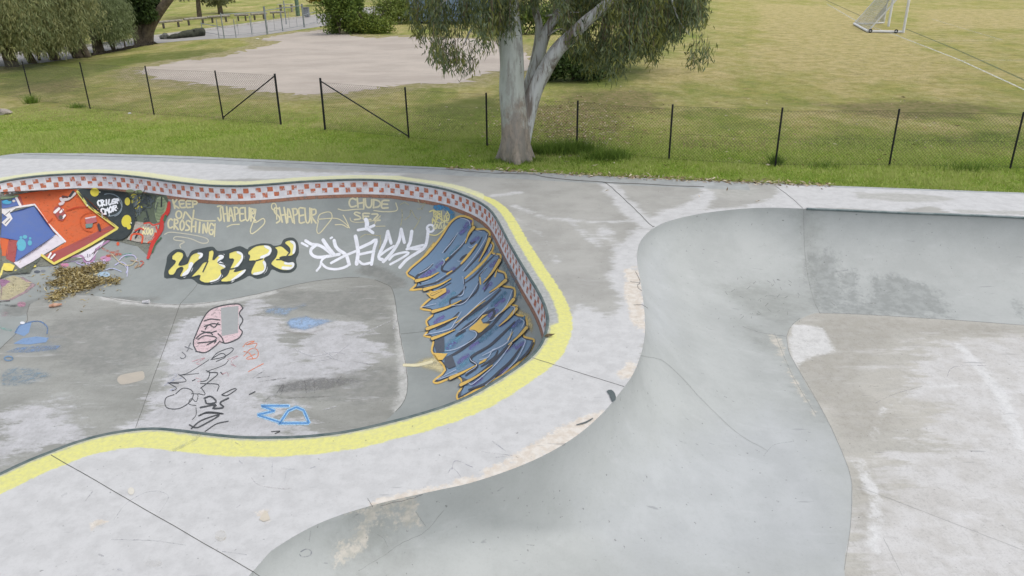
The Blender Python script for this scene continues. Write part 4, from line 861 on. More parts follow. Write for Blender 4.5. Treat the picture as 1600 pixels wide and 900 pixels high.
# ------------------------------------------------------------------ black chain-link fences
black = simple('black_steel', (26,28,30), (38,40,42), 10, .5)
wirem = simple('wire', (60,64,60), (74,78,72), 10, .6)
POST = [((31,96),(50,157)),((124,97),(141,170)),((226,103),(241,180)),((335,110),(349,187)),((429,115),(439,195)),
        ((501,122),(508,203)),((638,136),(639,217)),((759,145),(761,228)),((904,157),(901,236)),((1052,163),(1045,251)),((1220,168),(1211,260)),((1402,170),(1389,260)),((1601,175),(1578,264))]
def post_at(b, t):
    g = at(*b, Z0); d = ray(*t); Y = g.y; return np.array((g.x, g.y, Z0)), (CAM+d*(Y/d.y)).z
PW = [post_at(b, t) for t, b in POST]
def fence(P, braces, label, tall, seed):
    rr = random.Random(seed)
    f = empty('chain_link_fence', tuple(P[0][0]), label=label, cat='fence', group='black chain-link fence runs behind the deck')
    for i, (g, h) in enumerate(P):
        m_ = MB(); r = .038 if i in tall else .028
        lean = np.array((rr.uniform(-.02, .02), rr.uniform(-.02, .02), 0))
        m_.tube([g-np.array((0, 0, .1)), np.array((g[0], g[1], h))+lean], r, 6); m_.build('post', black, f)
    for a, b in braces:
        ga, ha = P[a]; gb, hb = P[b]
        MB().tube([np.array((ga[0], ga[1], ha-.08)), np.array((gb[0], gb[1], Z0+.08))], .022, 6).build('brace', black, f)
    for (ga, ha), (gb, hb) in zip(P[:-1], P[1:]):
        L = np.linalg.norm(gb-ga); m_ = MB(); top = min(ha, hb)-.05; hh = top-Z0-.04; s = .09; VV = []
        e = (gb-ga)/L; nd = int((L+hh)/s); fw = np.array((-e[1], e[0], 0))*.0022
        q = []
        for sg in (1, -1):
            for i in range(nd):
                x0 = i*s-hh if sg > 0 else i*s
                x1 = x0+hh if sg > 0 else x0-hh
                if sg < 0: x0, x1 = i*s, i*s-hh
                za, zb = Z0+.04, top
                # clip to [0, L]
                def cl(xa, z_a, xb, z_b):
                    t0, t1 = 0., 1.; dx = xb-xa
                    for bd, sgn in ((0, 1), (L, -1)):
                        va, vb = (xa-bd)*sgn, (xb-bd)*sgn
                        if va < 0 and vb < 0: return None
                        if va < 0: t0 = max(t0, va/(va-vb))
                        elif vb < 0: t1 = min(t1, va/(va-vb))
                    if t1 <= t0: return None
                    return xa+dx*t0, z_a+(z_b-z_a)*t0, xa+dx*t1, z_a+(z_b-z_a)*t1
                c_ = cl(x0, za, x1, zb)
                if c_: q.append(c_)
        q += [(0, top, L, top), (0, (top+Z0)/2, L, (top+Z0)/2), (0, Z0+.05, L, Z0+.05)]
        Vs, Fs = [], []
        for (xa, z_a, xb, z_b) in q:
            A = ga*1.0; A = np.array((ga[0]+e[0]*xa, ga[1]+e[1]*xa, z_a)); B = np.array((ga[0]+e[0]*xb, ga[1]+e[1]*xb, z_b))
            d = B-A; l = np.linalg.norm(d)
            if l < .02: continue
            d /= l; u = np.cross(d, np.array((-e[1], e[0], 0)))*.0022; n0 = len(Vs)
            for Pp in (A, B): Vs += [Pp-u-fw, Pp+u-fw, Pp+fw*1.2]
            Fs += [(n0, n0+1, n0+4, n0+3), (n0+1, n0+2, n0+5, n0+4), (n0+2, n0, n0+3, n0+5)]
        mesh_obj('wire_mesh', Vs, np.array(Fs), wirem, parent=f)
    return f
left_end = (PW[0][0]+(PW[0][0]-PW[1][0])*1.0, PW[0][1]); right_end = (PW[-1][0]+(PW[-1][0]-PW[-2][0]), PW[-1][1])
fence([left_end]+PW[:5], [(5, 4)], 'black chain-link fence left of the gap, with leaning posts and one diagonal brace', (5,), 1)
fence(PW[5:]+[right_end], [(0, 1)], 'long black chain-link fence right of the gap, running behind the white-barked tree', (0,), 2)

# ------------------------------------------------------------------ foliage kit
def leaf_mat(name, cols, trans=.25):
    mt, nt, b = newmat(name); k = N(nt)
    r = k.attr('rnd'); cr = k.new('ShaderNodeValToRGB'); k.link(r, cr.inputs[0]); el = cr.color_ramp.elements
    for i, c in enumerate(cols):
        e = el[i] if i < 2 else el.new(0)
        e.color = (*lin(c), 1)
    for i in range(len(cols)): el[i].position = i/(len(cols)-1)
    c = cr.outputs[0]
    k.link(c, b.inputs['Base Color']); b.inputs['Roughness'].default_value = .6; b.inputs['Specular IOR Level'].default_value = .25
    tr = k.new('ShaderNodeBsdfTranslucent'); k.link(c, tr.inputs[0]); mx = k.new('ShaderNodeMixShader'); mx.inputs[0].default_value = trans
    k.link(b.outputs[0], mx.inputs[1]); k.link(tr.outputs[0], mx.inputs[2]); k.link(mx.outputs[0], nt.nodes['Material Output'].inputs[0]); return mt
def leaves(P, D, L, Wd, name, mat, parent, rnd=None, **k):
    """diamond shaped leaves at P along D"""
    n = len(P); D = D/(np.linalg.norm(D, axis=1)[:, None]+1e-9); r = rng.normal(size=(n, 3)); S = np.cross(D, r); S /= np.linalg.norm(S, axis=1)[:, None]+1e-9
    L = np.broadcast_to(L, (n,))[:, None]; Wd = np.broadcast_to(Wd, (n,))[:, None]
    bend = np.cross(S, D)*L*.12
    V = np.stack([P, P+D*L*.45+S*Wd/2+bend, P+D*L, P+D*L*.45-S*Wd/2+bend], 1).reshape(-1, 3)
    Fc = np.arange(4*n).reshape(n, 4)
    o = mesh_obj(name, V, Fc, mat, parent=parent, **k)
    rv = rng.uniform(0, 1, n) if rnd is None else np.clip(rnd, 0, 1); set_attr(o, 'rnd', np.repeat(rv, 4)); return o
def strands(src, length, step, leafL, leafW, sway=.25, spread=.06):
    """drooping twigs with leaves; src (n,3), length (n,)"""
    Ps, Ds, Rn, tw = [], [], [], []
    for p0, L in zip(src, length):
        n = max(2, int(L/step)); a = rng.uniform(0, 2*math.pi); out = np.array((math.cos(a), math.sin(a), 0))*rng.uniform(.1, 1)*sway
        t = np.arange(n)*step; f = t/L
        C = p0+np.outer(t, (0, 0, -1.0))+np.outer(np.sin(np.minimum(f, 1)*1.4)*L, out)
        C = C+rng.normal(0, spread*.3, C.shape)
        m_ = 2; cc = np.repeat(C, m_, 0); cc = cc+rng.normal(0, spread, cc.shape); Ps.append(cc)
        d = np.repeat(np.array([[out[0]*.5, out[1]*.5, -1.0]]), len(cc), 0)+rng.normal(0, .42, (len(cc), 3)); Ds.append(d)
        Rn.append(np.full(len(cc), rng.uniform(0, .75))+rng.uniform(0, .25, len(cc))); tw.append((C[0], C[-1]))
    return np.vstack(Ps), np.vstack(Ds), np.concatenate(Rn), tw
def ellip(n, c, r, shell=.45, low=-1):
    d = rng.normal(size=(n*2, 3)); d /= np.linalg.norm(d, axis=1)[:, None]; d = d[d[:, 2] > low][:n]
    return np.array(c)+d*np.array(r)*(rng.uniform(shell, 1, (len(d), 1)))
def lumpy(n, c, r, k=9, sub=.42, low=-.6):
    """points clumped round k sub-centres inside an ellipsoid crown"""
    cs = ellip(k, c, np.array(r)*.68, .5, low); out = []
    for q in cs: out.append(ellip(int(n/len(cs)*rng.uniform(.5, 1.5)), q, np.array(r)*sub*rng.uniform(.6, 1.15), .3))
    return np.vstack(out)
def trunk(mb, L, r, seg=10, m=0):
    L = np.array(L, float); L[1:] += rng.normal(0, 1, L[1:].shape)*np.array(r)[1:, None]*.04; P = catmull(L, 6); rr = np.interp(np.linspace(0, len(L)-1, len(P)), range(len(L)), r)
    return mb.tube(P, rr, seg, m)

# ------------------------------------------------------------------ the white-barked gum tree
gum = at(806, 250, Z0); GY = gum.y
def bark():
    mt, nt, b = newmat('gum_bark'); k = N(nt)
    c = k.mix(k.ramp(k.noise(1.5, 5, .6, (1, 1, .3)), .35, .65), lin((198,202,196)), lin((172,178,170)))
    n1 = k.ramp(k.noise(2.2, 6, .7, (1.6, 1.6, .35)), .50, .60); g_ = k.new('ShaderNodeNewGeometry'); sx = k.new('ShaderNodeSeparateXYZ'); k.link(g_.outputs['Position'], sx.inputs[0])
    low = k.ramp(k.math('SUBTRACT', k.math('MULTIPLY', k.noise(2.5, 6, .7, (1, 1, .6)), 3.2), sx.outputs[2]), -.4, .5)
    c = k.mix(k.math('MULTIPLY', low, .9), c, k.mix(k.ramp(k.noise(9, 5, .7, (1, 1, .4)), .4, .65), lin((158,144,130)), lin((122,112,102))))
    c = k.mix(k.math('MULTIPLY', n1, .6), c, lin((140,136,130)))
    c = k.mix(k.math('MULTIPLY', k.ramp(k.noise(5, 3, .6, (1, 1, .8)), .67, .71), .8), c, lin((84,76,72)))
    k.link(c, b.inputs['Base Color']); b.inputs['Roughness'].default_value = .85; k.bump(b, k.noise(12, 6, .7, (1, 1, .35)), .5, .03); return mt
def barkdark():
    mt, nt, b = newmat('limb_bark'); k = N(nt)
    c = k.mix(k.ramp(k.noise(2.4, 6, .7, (2.2, 2.2, .35), 0, .6), .42, .60), lin((202,204,202)), lin((130,120,112)))
    k.link(c, b.inputs['Base Color']); b.inputs['Roughness'].default_value = .85; k.bump(b, k.noise(12, 6, .7, (1, 1, .35)), .5, .03); return mt
tree = empty('gum_tree', (gum.x, gum.y, Z0), label='tall white-barked gum tree forking low, with drooping grey-green leaves, beside the deck edge', cat='tree')
T_ = lambda x, y, dy=0: tuple(aty(x, y, GY+dy))
S = GY/FPX*1.03       # metres per photo pixel at the tree
mb = MB()
base = np.array(T_(806,250))
trunk(mb, [(base[0],base[1],-.4), (base[0],base[1],.05), T_(806,230), T_(806,210), T_(803,180), T_(800,140), T_(799,100), T_(797,60,.1), T_(795,0,.3), T_(800,-80,.5), T_(790,-180,.8), T_(800,-330,1)],
      [26*S,24.5*S,23.2*S,22*S,20*S,19*S,17.5*S,17.5*S,14*S,10*S,6*S,1.5*S], 20)
for a in np.arange(7)*.9+.3:
    c0 = np.array((base[0], base[1], 0)); d_ = np.array((math.cos(a), math.sin(a), 0))*rng.uniform(.85, 1.15)
    trunk(mb, [c0+d_*.26+(0, 0, .42), c0+d_*.36+(0, 0, .12), c0+d_*.46+(0, 0, Z0-.02), c0+d_*.58+(0, 0, Z0-.14)], [.15, .14, .11, .07], 8)
mb.build('trunk', bark(), tree, smooth=True)
mb = MB()
trunk(mb, [T_(812,238,.05), T_(820,205,.1), T_(826,175,.15), T_(836,140,.1), T_(851,110), T_(871,80,-.2), T_(892,58,-.3), T_(915,35,-.5), T_(940,12,-.7), T_(985,-30,-1), T_(1040,-90,-1.2), T_(1080,-160,-1.4)], [14*S,13*S,12*S,12*S,11.5*S,10.5*S,10*S,8.5*S,7*S,5*S,3*S,1*S], 14)
trunk(mb, [T_(831,160,.5), T_(835,120,.7), T_(843,85,.7), T_(850,60,.7), T_(862,35,.6), T_(880,8,.5), T_(900,-40,.4), T_(905,-120,.2), T_(890,-220,0)], [9*S,9*S,9*S,8.5*S,7*S,6*S,5*S,3*S,1*S], 12)
trunk(mb, [T_(812,170,1.1), T_(822,135,1.3), T_(835,95,1.2), T_(842,45,1.1), T_(835,10,1.0), T_(826,-50,1), T_(840,-150,1)], [5*S,6*S,7*S,6*S,5*S,4*S,2*S], 10)
trunk(mb, [T_(797,50), T_(775,20,-.3), T_(750,28,-.5), T_(735,48,-.7), T_(725,70,-.9)], [4*S,2.8*S,2*S,1.6*S,.8*S], 7)
trunk(mb, [T_(796,20), T_(770,-5,-.3), T_(720,-10,-.9), T_(690,5,-1.3), T_(668,30,-1.5)], [4*S,3*S,2*S,1.4*S,.6*S], 7)
trunk(mb, [T_(796,-60), T_(740,-110,-.9), T_(680,-120,-1.9), T_(630,-80,-2.5)], [4*S,3*S,2*S,.8*S], 7)
trunk(mb, [T_(856,55,.5), T_(875,45,.2), T_(892,52,0)], [1.6*S,1.1*S,.5*S], 6)
trunk(mb, [T_(853,25,.5), T_(880,20,.2), T_(905,19,0)], [1.6*S,1.1*S,.5*S], 6)
trunk(mb, [T_(1000,-40,-1), T_(1040,-20,-1), T_(1060,30,-1), T_(1078,55,-1)], [2.5*S,1.8*S,1*S,.5*S], 6)
for a in range(7):
    an = a*.9+.4; c0 = np.array(T_(800,-120-a*25,.5)); e = c0+np.array((math.cos(an)*3.6, math.sin(an)*3.4, 2.2)); trunk(mb, [c0, (c0+e)/2+np.array((0, 0, .5)), e], [.11, .07, .02], 6)
mb.build('branch', barkdark(), tree, smooth=True)
def lower(x, pts): return np.interp(x, [p_[0] for p_ in pts], [p_[1] for p_ in pts])
src, ln = [], []
def spray(n, x0, x1, pts, spread, dy, lo=.35, hi=1.1):
    for q in range(n):
        if q % 7 == 0: xc = random.uniform(x0, x1); up_ = abs(random.gauss(0, 1))*spread; dc_ = random.uniform(*dy)
        x = xc+random.gauss(0, 6); yb = lower(x, pts)-max(0, up_+random.gauss(0, 7)); d = dc_+random.uniform(-.25, .25); L = random.uniform(lo, hi)
        e = np.array(T_(x, yb, d)); src.append(e+np.array((0, 0, L))); ln.append(L)
spray(105, 645, 775, [(645,58),(660,78),(680,100),(700,118),(722,130),(738,118),(750,92),(775,72)], 26, (-2.2,-.6), .35, .9)
spray(260, 640, 800, [(640,30),(700,62),(740,60),(770,72),(800,62)], 30, (-2, .6))
spray(170, 760, 850, [(760,60),(800,55),(830,30),(850,30)], 26, (-.8, 1.4))
spray(420, 870, 1040, [(870,40),(895,92),(925,122),(960,130),(985,116),(1000,92),(1040,70)], 40, (-1.6, 2.2))
spray(420, 960, 1098, [(960,108),(1000,88),(1020,105),(1045,72),(1070,62),(1098,45)], 32, (-1.8, 1.6))
spray(200, 850, 1000, [(850,0),(900,20),(1000,40)], 20, (-.5, 2.5))
spray(26, 1070, 1097, [(1070,104),(1084,110),(1097,100)], 10, (-1.1,-.8), .2, .5)
cs = lumpy(2600, (gum.x+.6, gum.y+.4, 8.6), (5.6, 5.2, 4.6), 22, .3, -.5)
cs = cs[cs[:, 2] > 4.9]
src += list(cs); ln += list(rng.uniform(.4, 1.2, len(cs)))
P, D, Rn, tw = strands(np.array(src), ln, .075, .14, .02, .22, .075)
gl = leaf_mat('gum_leaf', [(44,58,32),(66,82,48),(88,102,68),(116,128,98),(132,134,66)], .2)
leaves(P, D, rng.uniform(.13, .24, len(P)), rng.uniform(.022, .042, len(P)), 'crown', gl, tree, Rn)
mb = MB()
for q, (a, b) in enumerate(tw):
    if q % 3 == 0: mb.add(*tube(np.array([a+np.array((0, 0, .2)), (a+b)/2, b]), .006, 3, False))
mb.build('twigs', simple('twig', (120,104,84), None, 5), tree)

# ------------------------------------------------------------------ trees further back
def gen_tree(kind, name, xy, label, h, crown, mat, leafn, ls, stems, barkm, group=None, weep=0, low=-.5, k=12, sub=.4):
    """crown: (dx, dy, zc, rx, ry, rz)"""
    t = empty(name, (xy[0], xy[1], Z0), label=label, cat='tree', group=group)
    mb = MB()
    for (L, r) in stems: trunk(mb, [(xy[0]+a, xy[1]+b, c) for a, b, c in L], r, 9)
    mb.build('trunk', barkm, t, smooth=True)
    dx, dy, zc, rx, ry, rz = crown; c = (xy[0]+dx, xy[1]+dy, zc)
    if kind == 'weep':
        s_ = lumpy(int(leafn*2.7), (c[0], c[1], c[2]-.6), (rx, ry, rz), k, sub, low); s_ = s_[s_[:, 2] > 1.5]; s_[:, 1] -= rng.uniform(0, 1.6, len(s_)); LL = np.minimum(rng.uniform(1.0, 3.4, len(s_))*weep, s_[:, 2]-.3-rng.uniform(0, 1.5, len(s_))**1.4); P, D, Rn, _ = strands(s_, LL, ls*.62, ls, ls*.15, .3, .12)
        leaves(P, D, rng.uniform(.8, 1.5, len(P))*ls, rng.uniform(.13, .22, len(P))*ls*1.0, 'crown', mat, t, Rn)
    else:
        P = lumpy(leafn, c, (rx, ry, rz), k, sub, low); D = rng.normal(size=P.shape); D[:, 2] -= .5
        leaves(P, D, rng.uniform(.7, 1.4, len(P))*ls, rng.uniform(.4, .7, len(P))*ls, 'crown', mat, t)
    return t
ol = leaf_mat('olive_leaf', [(98,112,72),(128,140,94),(150,158,112),(160,158,108)], .4)
wl = leaf_mat('willow_leaf', [(90,106,66),(118,132,88),(142,152,108)], .3)
dg = leaf_mat('dark_leaf', [(34,48,24),(52,70,34),(78,98,50)], .15)
mg = leaf_mat('hedge_leaf', [(62,84,36),(88,112,48),(122,140,64)], .2)
bk = simple('rough_bark', (104,94,78), (76,68,56), 4, .95, bump=.6)
def st(x, y, top, r=.16, sx=0): g_ = at(x, y, Z0); return g_
def xy(x, y): g_ = at(x, y, Z0); return (g_.x, g_.y)
GT = 'trees along the road at the left'
gen_tree('weep', 'weeping_tree', xy(20,104), 'olive weeping tree at the far left edge, trunk wrapped in low leaves', 6, (-.5,0,4.4,3.6,3,2.8), ol, 520, .26, [([(0,0,-.1),(-.2,0,1.4),(-.9,0,3),(-.6,.4,5)],[.36,.3,.24,.08]),([(.1,0,.8),(-.6,.2,2.2),(-1.6,.3,3.6)],[.2,.14,.06])], bk, GT, 1.0)
gen_tree('weep', 'weeping_tree', xy(52,99), 'yellow-olive weeping tree with a bare slanting trunk by the road', 6, (.2,0,4.7,3.0,2.6,2.4), ol, 480, .26, [([(0,0,-.1),(-.35,0,1.1),(-.7,.1,2.2),(-.6,.2,4)],[.24,.18,.15,.06])], bk, GT, 1.0)
gen_tree('weep', 'weeping_tree', xy(88,94), 'weeping tree with sprays hanging to the grass beside the road', 6, (.3,-.2,4.0,2.7,2.4,2.3), ol, 620, .24, [([(0,0,-.1),(-.3,0,1.0),(-.9,.1,2.2),(-.9,.2,4)],[.3,.22,.18,.06]),([(-1.0,0,-.1),(-1.0,0,.7),(-1.3,0,2)],[.1,.08,.05])], bk, GT, 1.15, -.8)
gen_tree('weep', 'weeping_tree', xy(124,90), 'yellowish weeping tree with a thick double trunk', 6, (-.4,.2,4.7,2.9,2.6,2.6), ol, 560, .25, [([(0,0,-.1),(-.25,0,1.2),(-.4,.1,2.6),(-.4,.2,4.5)],[.38,.28,.2,.08]),([(.45,.1,-.1),(.2,.1,1.0),(-.1,.1,2.6)],[.26,.2,.1])], bk, GT, 1.0)
gen_tree('leaf', 'shade_tree', xy(155,82), 'dark upright tree with a straight thick trunk', 6, (.35,.5,2.9,1.2,1.2,2.3), dg, 7000, .2, [([(0,0,-.1),(-.05,0,1.5),(-.1,0,3),(0,.1,5)],[.36,.26,.24,.1])], bk, GT, low=-.8)
gen_tree('weep', 'willow_tree', xy(177,78), 'grey-green willow on two thin bare stems', 5, (.5,0,3.6,1.6,1.3,1.9), wl, 520, .22, [([(0,0,-.1),(-.35,0,1.1),(-.7,0,2.2),(-.4,0,3.6)],[.07,.06,.05,.03]),([(.1,0,-.1),(.1,0,1.1),(.15,0,2.2),(.1,0,3.4)],[.07,.06,.05,.03])], bk, GT, .8)
gen_tree('leaf', 'sapling', xy(196,75), 'small leafy sapling between the willow and the forked tree', 3, (0,0,1.6,.7,.6,.8), mg, 260, .2, [([(0,0,-.1),(0,0,1),(.05,0,2)],[.06,.05,.03])], bk, GT)
gen_tree('leaf', 'forked_tree', xy(225,69), 'big dark broadleaf tree forking from a thick trunk, one limb reaching right over the road', 7, (-.2,-.2,2.9,2.5,2.0,2.3), dg, 16000, .24, [([(-.1,0,-.1),(-.3,0,.8),(-.9,.1,1.8),(-1.3,.3,3.5)],[.55,.42,.3,.12]),([(.2,0,-.1),(.5,0,.9),(1.3,0,1.9),(2.6,.2,3.2),(4.2,.4,4.3)],[.45,.4,.34,.26,.1]),([(0,0,.3),(.1,.2,1.6),(0,.3,4)],[.35,.25,.1])], bk, GT, low=-.95, k=22)
gen_tree('leaf', 'roadside_tree', xy(300,32), 'grey-green tree beyond the road, above the timber rails', 7, (.5,3,2.7,4.6,2.6,2.4), leaf_mat('grey_leaf', [(84,94,60),(112,118,82),(134,136,98)], .3), 4200, .34, [([(0,2,-.1),(.2,2,2),(.6,3,5)],[.25,.2,.1])], bk, 'trees beyond the road', low=-.8)
gen_tree('leaf', 'roadside_tree', xy(345,22), 'thin-leaved tree beyond the road with a dark trunk behind the rails', 7, (.4,1,2.8,3.0,2.4,2.6), leaf_mat('grey_leaf2', [(94,104,62),(124,128,84),(146,146,100)], .3), 3000, .32, [([(0,0,-.1),(0,0,2),(.2,.4,4.5)],[.28,.22,.1])], bk, 'trees beyond the road', low=-.8)
# hedge block and tall shrubs at the end of the gravel
def shrub(name, c, r, n, ls, label, mat, cat='shrub', group=None, k=9, sub=.5):
    t = empty(name, (c[0], c[1], Z0), label=label, cat=cat, group=group)
    P = lumpy(n, (c[0], c[1], r[2]*.55), r, k, sub, -.9); P = P[P[:, 2] > Z0+.02]; D = rng.normal(size=P.shape); D[:, 2] += .2
    leaves(P, D, rng.uniform(.7, 1.3, len(P))*ls, rng.uniform(.45, .7, len(P))*ls, 'foliage', mat, t)
    mb = MB()
    for q in range(4): a = rng.uniform(0, 6.3); mb.tube([(c[0], c[1], Z0), (c[0]+math.cos(a)*r[0]*.4, c[1]+math.sin(a)*r[1]*.4, r[2]*1.2)], [.05, .02], 5)
    mb.build('stem', bk, t); return t
GS = 'shrubs at the end of the gravel lot'
a = xy(520,56); shrub('tall_shrub', (a[0]+.3, a[1]+1.2), (1.5,1.4,3.0), 7500, .2, 'tall dark green shrub column at the left end of the hedge', mg, group=GS, k=14)
a = xy(553,52); shrub('tall_shrub', (a[0], a[1]+1.5), (1.3,1.3,2.8), 6000, .2, 'second tall shrub, standing right behind the left end of the hedge', mg, group=GS, k=12)
a = xy(548,54); shrub('hedge', (a[0]+1.4, a[1]+1.0), (3.1,1.5,1.3), 7000, .17, 'low rounded hedge with yellow-green leaves', leaf_mat('hedge_leaf2', [(56,76,34),(86,108,44),(136,148,62)], .2), group=GS, k=16, sub=.4)
a = xy(600,40); shrub('hedge', (a[0]+.4, a[1]+1.4), (3.2,1.5,1.5), 5200, .2, 'pale green hedge behind the low rounded one', leaf_mat('hedge_leaf3', [(84,104,48),(116,132,62),(140,152,80)], .2), group=GS, k=12)
a = xy(625,30); gen_tree('leaf', 'broadleaf_tree', (a[0], a[1]+1.5), 'leafy green tree behind the pale hedge, left of the blue shed', 8, (0,0,2.4,2.4,2,2.6), mg, 8000, .26, [([(0,0,-.1),(0,0,1.6),(.2,0,3.5)],[.3,.22,.1])], bk, None, low=-.9)
a = xy(600,8); gen_tree('leaf', 'broadleaf_tree', (a[0]+1.5, a[1]+8), 'far tree beyond the road, seen above the hedge', 8, (0,0,4.2,5,4,3.2), dg, 3200, .42, [([(0,0,-.1),(0,0,1.6),(.2,0,3.5)],[.35,.22,.1])], bk, None, low=-.7)
a = xy(482,10); shrub('flowering_shrub', (a[0]+1.5, a[1]+1), (2.2,1.4,1.6), 1200, .3, 'shrub with orange-yellow tips by the green post', leaf_mat('orange_leaf', [(70,84,36),(110,112,44),(170,136,50)], .2), k=7)
# dark tree and undergrowth behind the gum
a = xy(905,118); gen_tree('leaf', 'dense_tree', (a[0]+1.2, a[1]+1.0), 'dense dark green tree standing behind the white-barked gum', 9, (.6,0,4.1,4.6,3.2,3.4), leaf_mat('dense_leaf', [(40,56,30),(62,82,42),(88,104,58),(120,120,54)], .2), 26000, .17, [([(0,0,-.1),(.1,0,1.8),(.3,0,4)],[.35,.26,.12])], bk, None, low=-.75, k=26, sub=.32)
a = xy(895,132); shrub('undergrowth', (a[0]+.1, a[1]+1.3), (2.2,1.3,1.1), 4600, .17, 'dark tangled undergrowth below the dense tree, behind the gum trunk', dg, k=12)
a = xy(845,60); shrub('hedge', (a[0]-1, a[1]+3), (3.4,1.6,1.6), 3600, .24, 'green bushes at the far side of the gravel behind the gum trunk', mg, k=12)
a = xy(1000,30); gen_tree('leaf', 'dense_tree', (a[0], a[1]+2), 'farther leafy tree showing above the dense tree at the field edge', 9, (0,0,3.9,4.2,3,3.2), mg, 7000, .3, [([(0,0,-.1),(0,0,1.6),(.2,0,4)],[.35,.22,.1])], bk, None, low=-.6)

# ------------------------------------------------------------------ blue shed and white thing behind the leaves
sh = empty('shed', (*xy(700,37), Z0), label='pale blue corrugated shed half hidden by the gum leaves', cat='shed')
s0 = np.array([*xy(640,37)]); s1 = np.array([*xy(795,37)]); e = (s1-s0); Ls = np.linalg.norm(e); e /= Ls; nn = np.array((-e[1], e[0]))
mb = MB(); nC_ = int(Ls/.1); cor = []
for i in range(nC_+1): q = s0+e*(i*Ls/nC_)-nn*(.03 if i % 2 else 0); cor.append(q)
cor = np.array(cor); n = len(cor); mb.add(np.vstack([np.c_[cor, np.full(n, .15)], np.c_[cor, np.full(n, 2.9)]]), [(i, i+1, n+i+1, n+i) for i in range(n-1)])
c3 = s0+e*Ls/2+nn*2.2; ang = math.atan2(e[1], e[0]); mb.box((c3[0], c3[1], 1.5), (Ls-.02, 4.2, 2.7), ang)
mb.build('wall', simple('blue_steel', (140,160,184), (120,142,170), 2, .5), sh)
mb = MB(); mb.box((c3[0], c3[1], 2.98), (Ls+.5, 5.0, .12), ang); mb.build('roof', simple('shed_roof', (120,128,134), None, 2), sh)
mb = MB(); mb.box((c3[0], c3[1], .06), (Ls+.02, 4.5, .17), ang); mb.build('base_rail', black, sh)
# white dinghy-like trailer bow by the hedge
a = np.array(xy(633,31)); t_ = empty('dinghy', (a[0], a[1], Z0), label='small white upturned boat lying in the grass left of the blue shed', cat='boat')
hull = []; 
for i in range(9):
    f = i/8; wd = .62*math.sin(min(1, f*1.5+.15)*math.pi/2)*(1 if f < .8 else .92)
    for j in range(7): an = j/6*math.pi; hull.append((a[0]-1.2+f*2.2, a[1]+math.cos(an)*wd, Z0+.1+math.sin(an)*wd*.75+.05*f))
mesh_obj('hull', hull, [(i*7+j, i*7+j+1, (i+1)*7+j+1, (i+1)*7+j) for i in range(8) for j in range(6)]+[tuple(range(7))[::-1], tuple(56+j for j in range(7))], simple('white_gel', (222,224,226), None, 3, .4), parent=t_, smooth=True)
mb = MB(); mb.tube([(h[0], h[1], h[2]) for h in hull[3::7]], .025, 6); mb.build('keel', simple('grey_rub', (110,112,116), None, 5), t_)

# ------------------------------------------------------------------ timber rails, pipe fence, posts, bin
wood = simple('weathered_timber', (158,152,140), (128,122,112), 5, .9, bump=.3); GR = 'low timber rails beyond the road'
RL = [((252.5,41),(283,38)),((292,36),(321,33.5)),((329,32),(357,30)),((371,29),(386,28.5)),((396,27.5),(415,26)),((426,24.5),(441,24))]
RLB = ['low timber rail beside the forked tree, nearest the left', 'low timber rail second from the forked tree, with a dark end', 'low timber rail behind the two thin fence posts', 'short timber rail left of the thick gate post',
       'timber rail directly behind the thick gate post', 'timber rail right of the thick gate post, before the white pole']
for (A, B), lb in zip(RL, RLB):
    p0 = np.array([*xy(A[0], A[1]+4)]); p1 = np.array([*xy(B[0], B[1]+4)]); L = np.linalg.norm(p1-p0); e = (p1-p0)/L; an = math.atan2(e[1], e[0]); c_ = (p0+p1)/2
    r_ = empty('timber_rail', (c_[0], c_[1], Z0), label=lb, cat='rail', group=GR)
    mb = MB(); mb.tube([(p0[0]-e[0]*.2, p0[1]-e[1]*.2, .50), (c_[0], c_[1], .51), (p1[0]+e[0]*.2, p1[1]+e[1]*.2, .50)], .10, 8); mb.build('beam', wood, r_)
    for f in (.12, .88):
        q = p0+(p1-p0)*f; MB().box((q[0], q[1], .18), (.14, .12, .42), an).build('leg', simple('dark_timber', (84,78,70), None, 5), r_)
galv = simple('galvanised', (150,156,154), (130,136,136), 6, .5, .2)
pf = empty('pipe_fence', (*xy(418,54), Z0), label='galvanised pipe fence and gate between the gravel lot and the road', cat='fence')
PP = [((315,34),(317,53),.03),((335.6,30),(342.5,60),.03),((345,20),(350.6,60),.045),((366,30),(369,59),.03),((387,25),(394,55),.035),((412,10),(418,54),.075),((441,19),(442,49),.045),((442,1),(447.5,38),.05),((472,6),(475.6,43),.07),((495,16),(496,37),.03)]
tops = []
for t, b, r in PP:
    g_, h = post_at(b, t); MB().tube([g_-np.array((0, 0, .1)), (g_[0], g_[1], h)], r, 8).build('post', galv, pf); tops.append((g_, h))
def rail(i, j, z, r=.025): a, b = tops[i][0], tops[j][0]; return [(a[0], a[1], z), (b[0], b[1], z)]
for i, j in ((2, 5), (5, 8), (8, 9), (0, 2)):
    z = min(tops[i][1], tops[j][1])-.12; MB().tube(rail(i, j, z), .03, 6).build('rail', galv, pf); MB().tube(rail(i, j, .15), .018, 6).build('rail', galv, pf)
for i, j in ((5, 6), (6, 8), (2, 5)):
    a, b = tops[i][0], tops[j][0]; n = int(np.linalg.norm(a-b)/1.1)
    for q in range(1, n): c_ = a+(b-a)*q/n; MB().tube([(c_[0], c_[1], .12), (c_[0], c_[1], 1.55)], .014, 5).build('bar', galv, pf)
a = xy(466,25); t_ = empty('green_post', (*a, Z0), label='thick green post standing in the grass beyond the road', cat='post'); MB().tube([(a[0], a[1], -.1), (a[0], a[1], 3.3)], .2, 10).build('shaft', simple('green_paint', (104,128,104), None, 4), t_); MB().tube([(a[0], a[1], 3.3), (a[0], a[1], 3.36)], .24, 10).build('cap', simple('green_cap', (84,104,84), None, 4), t_)
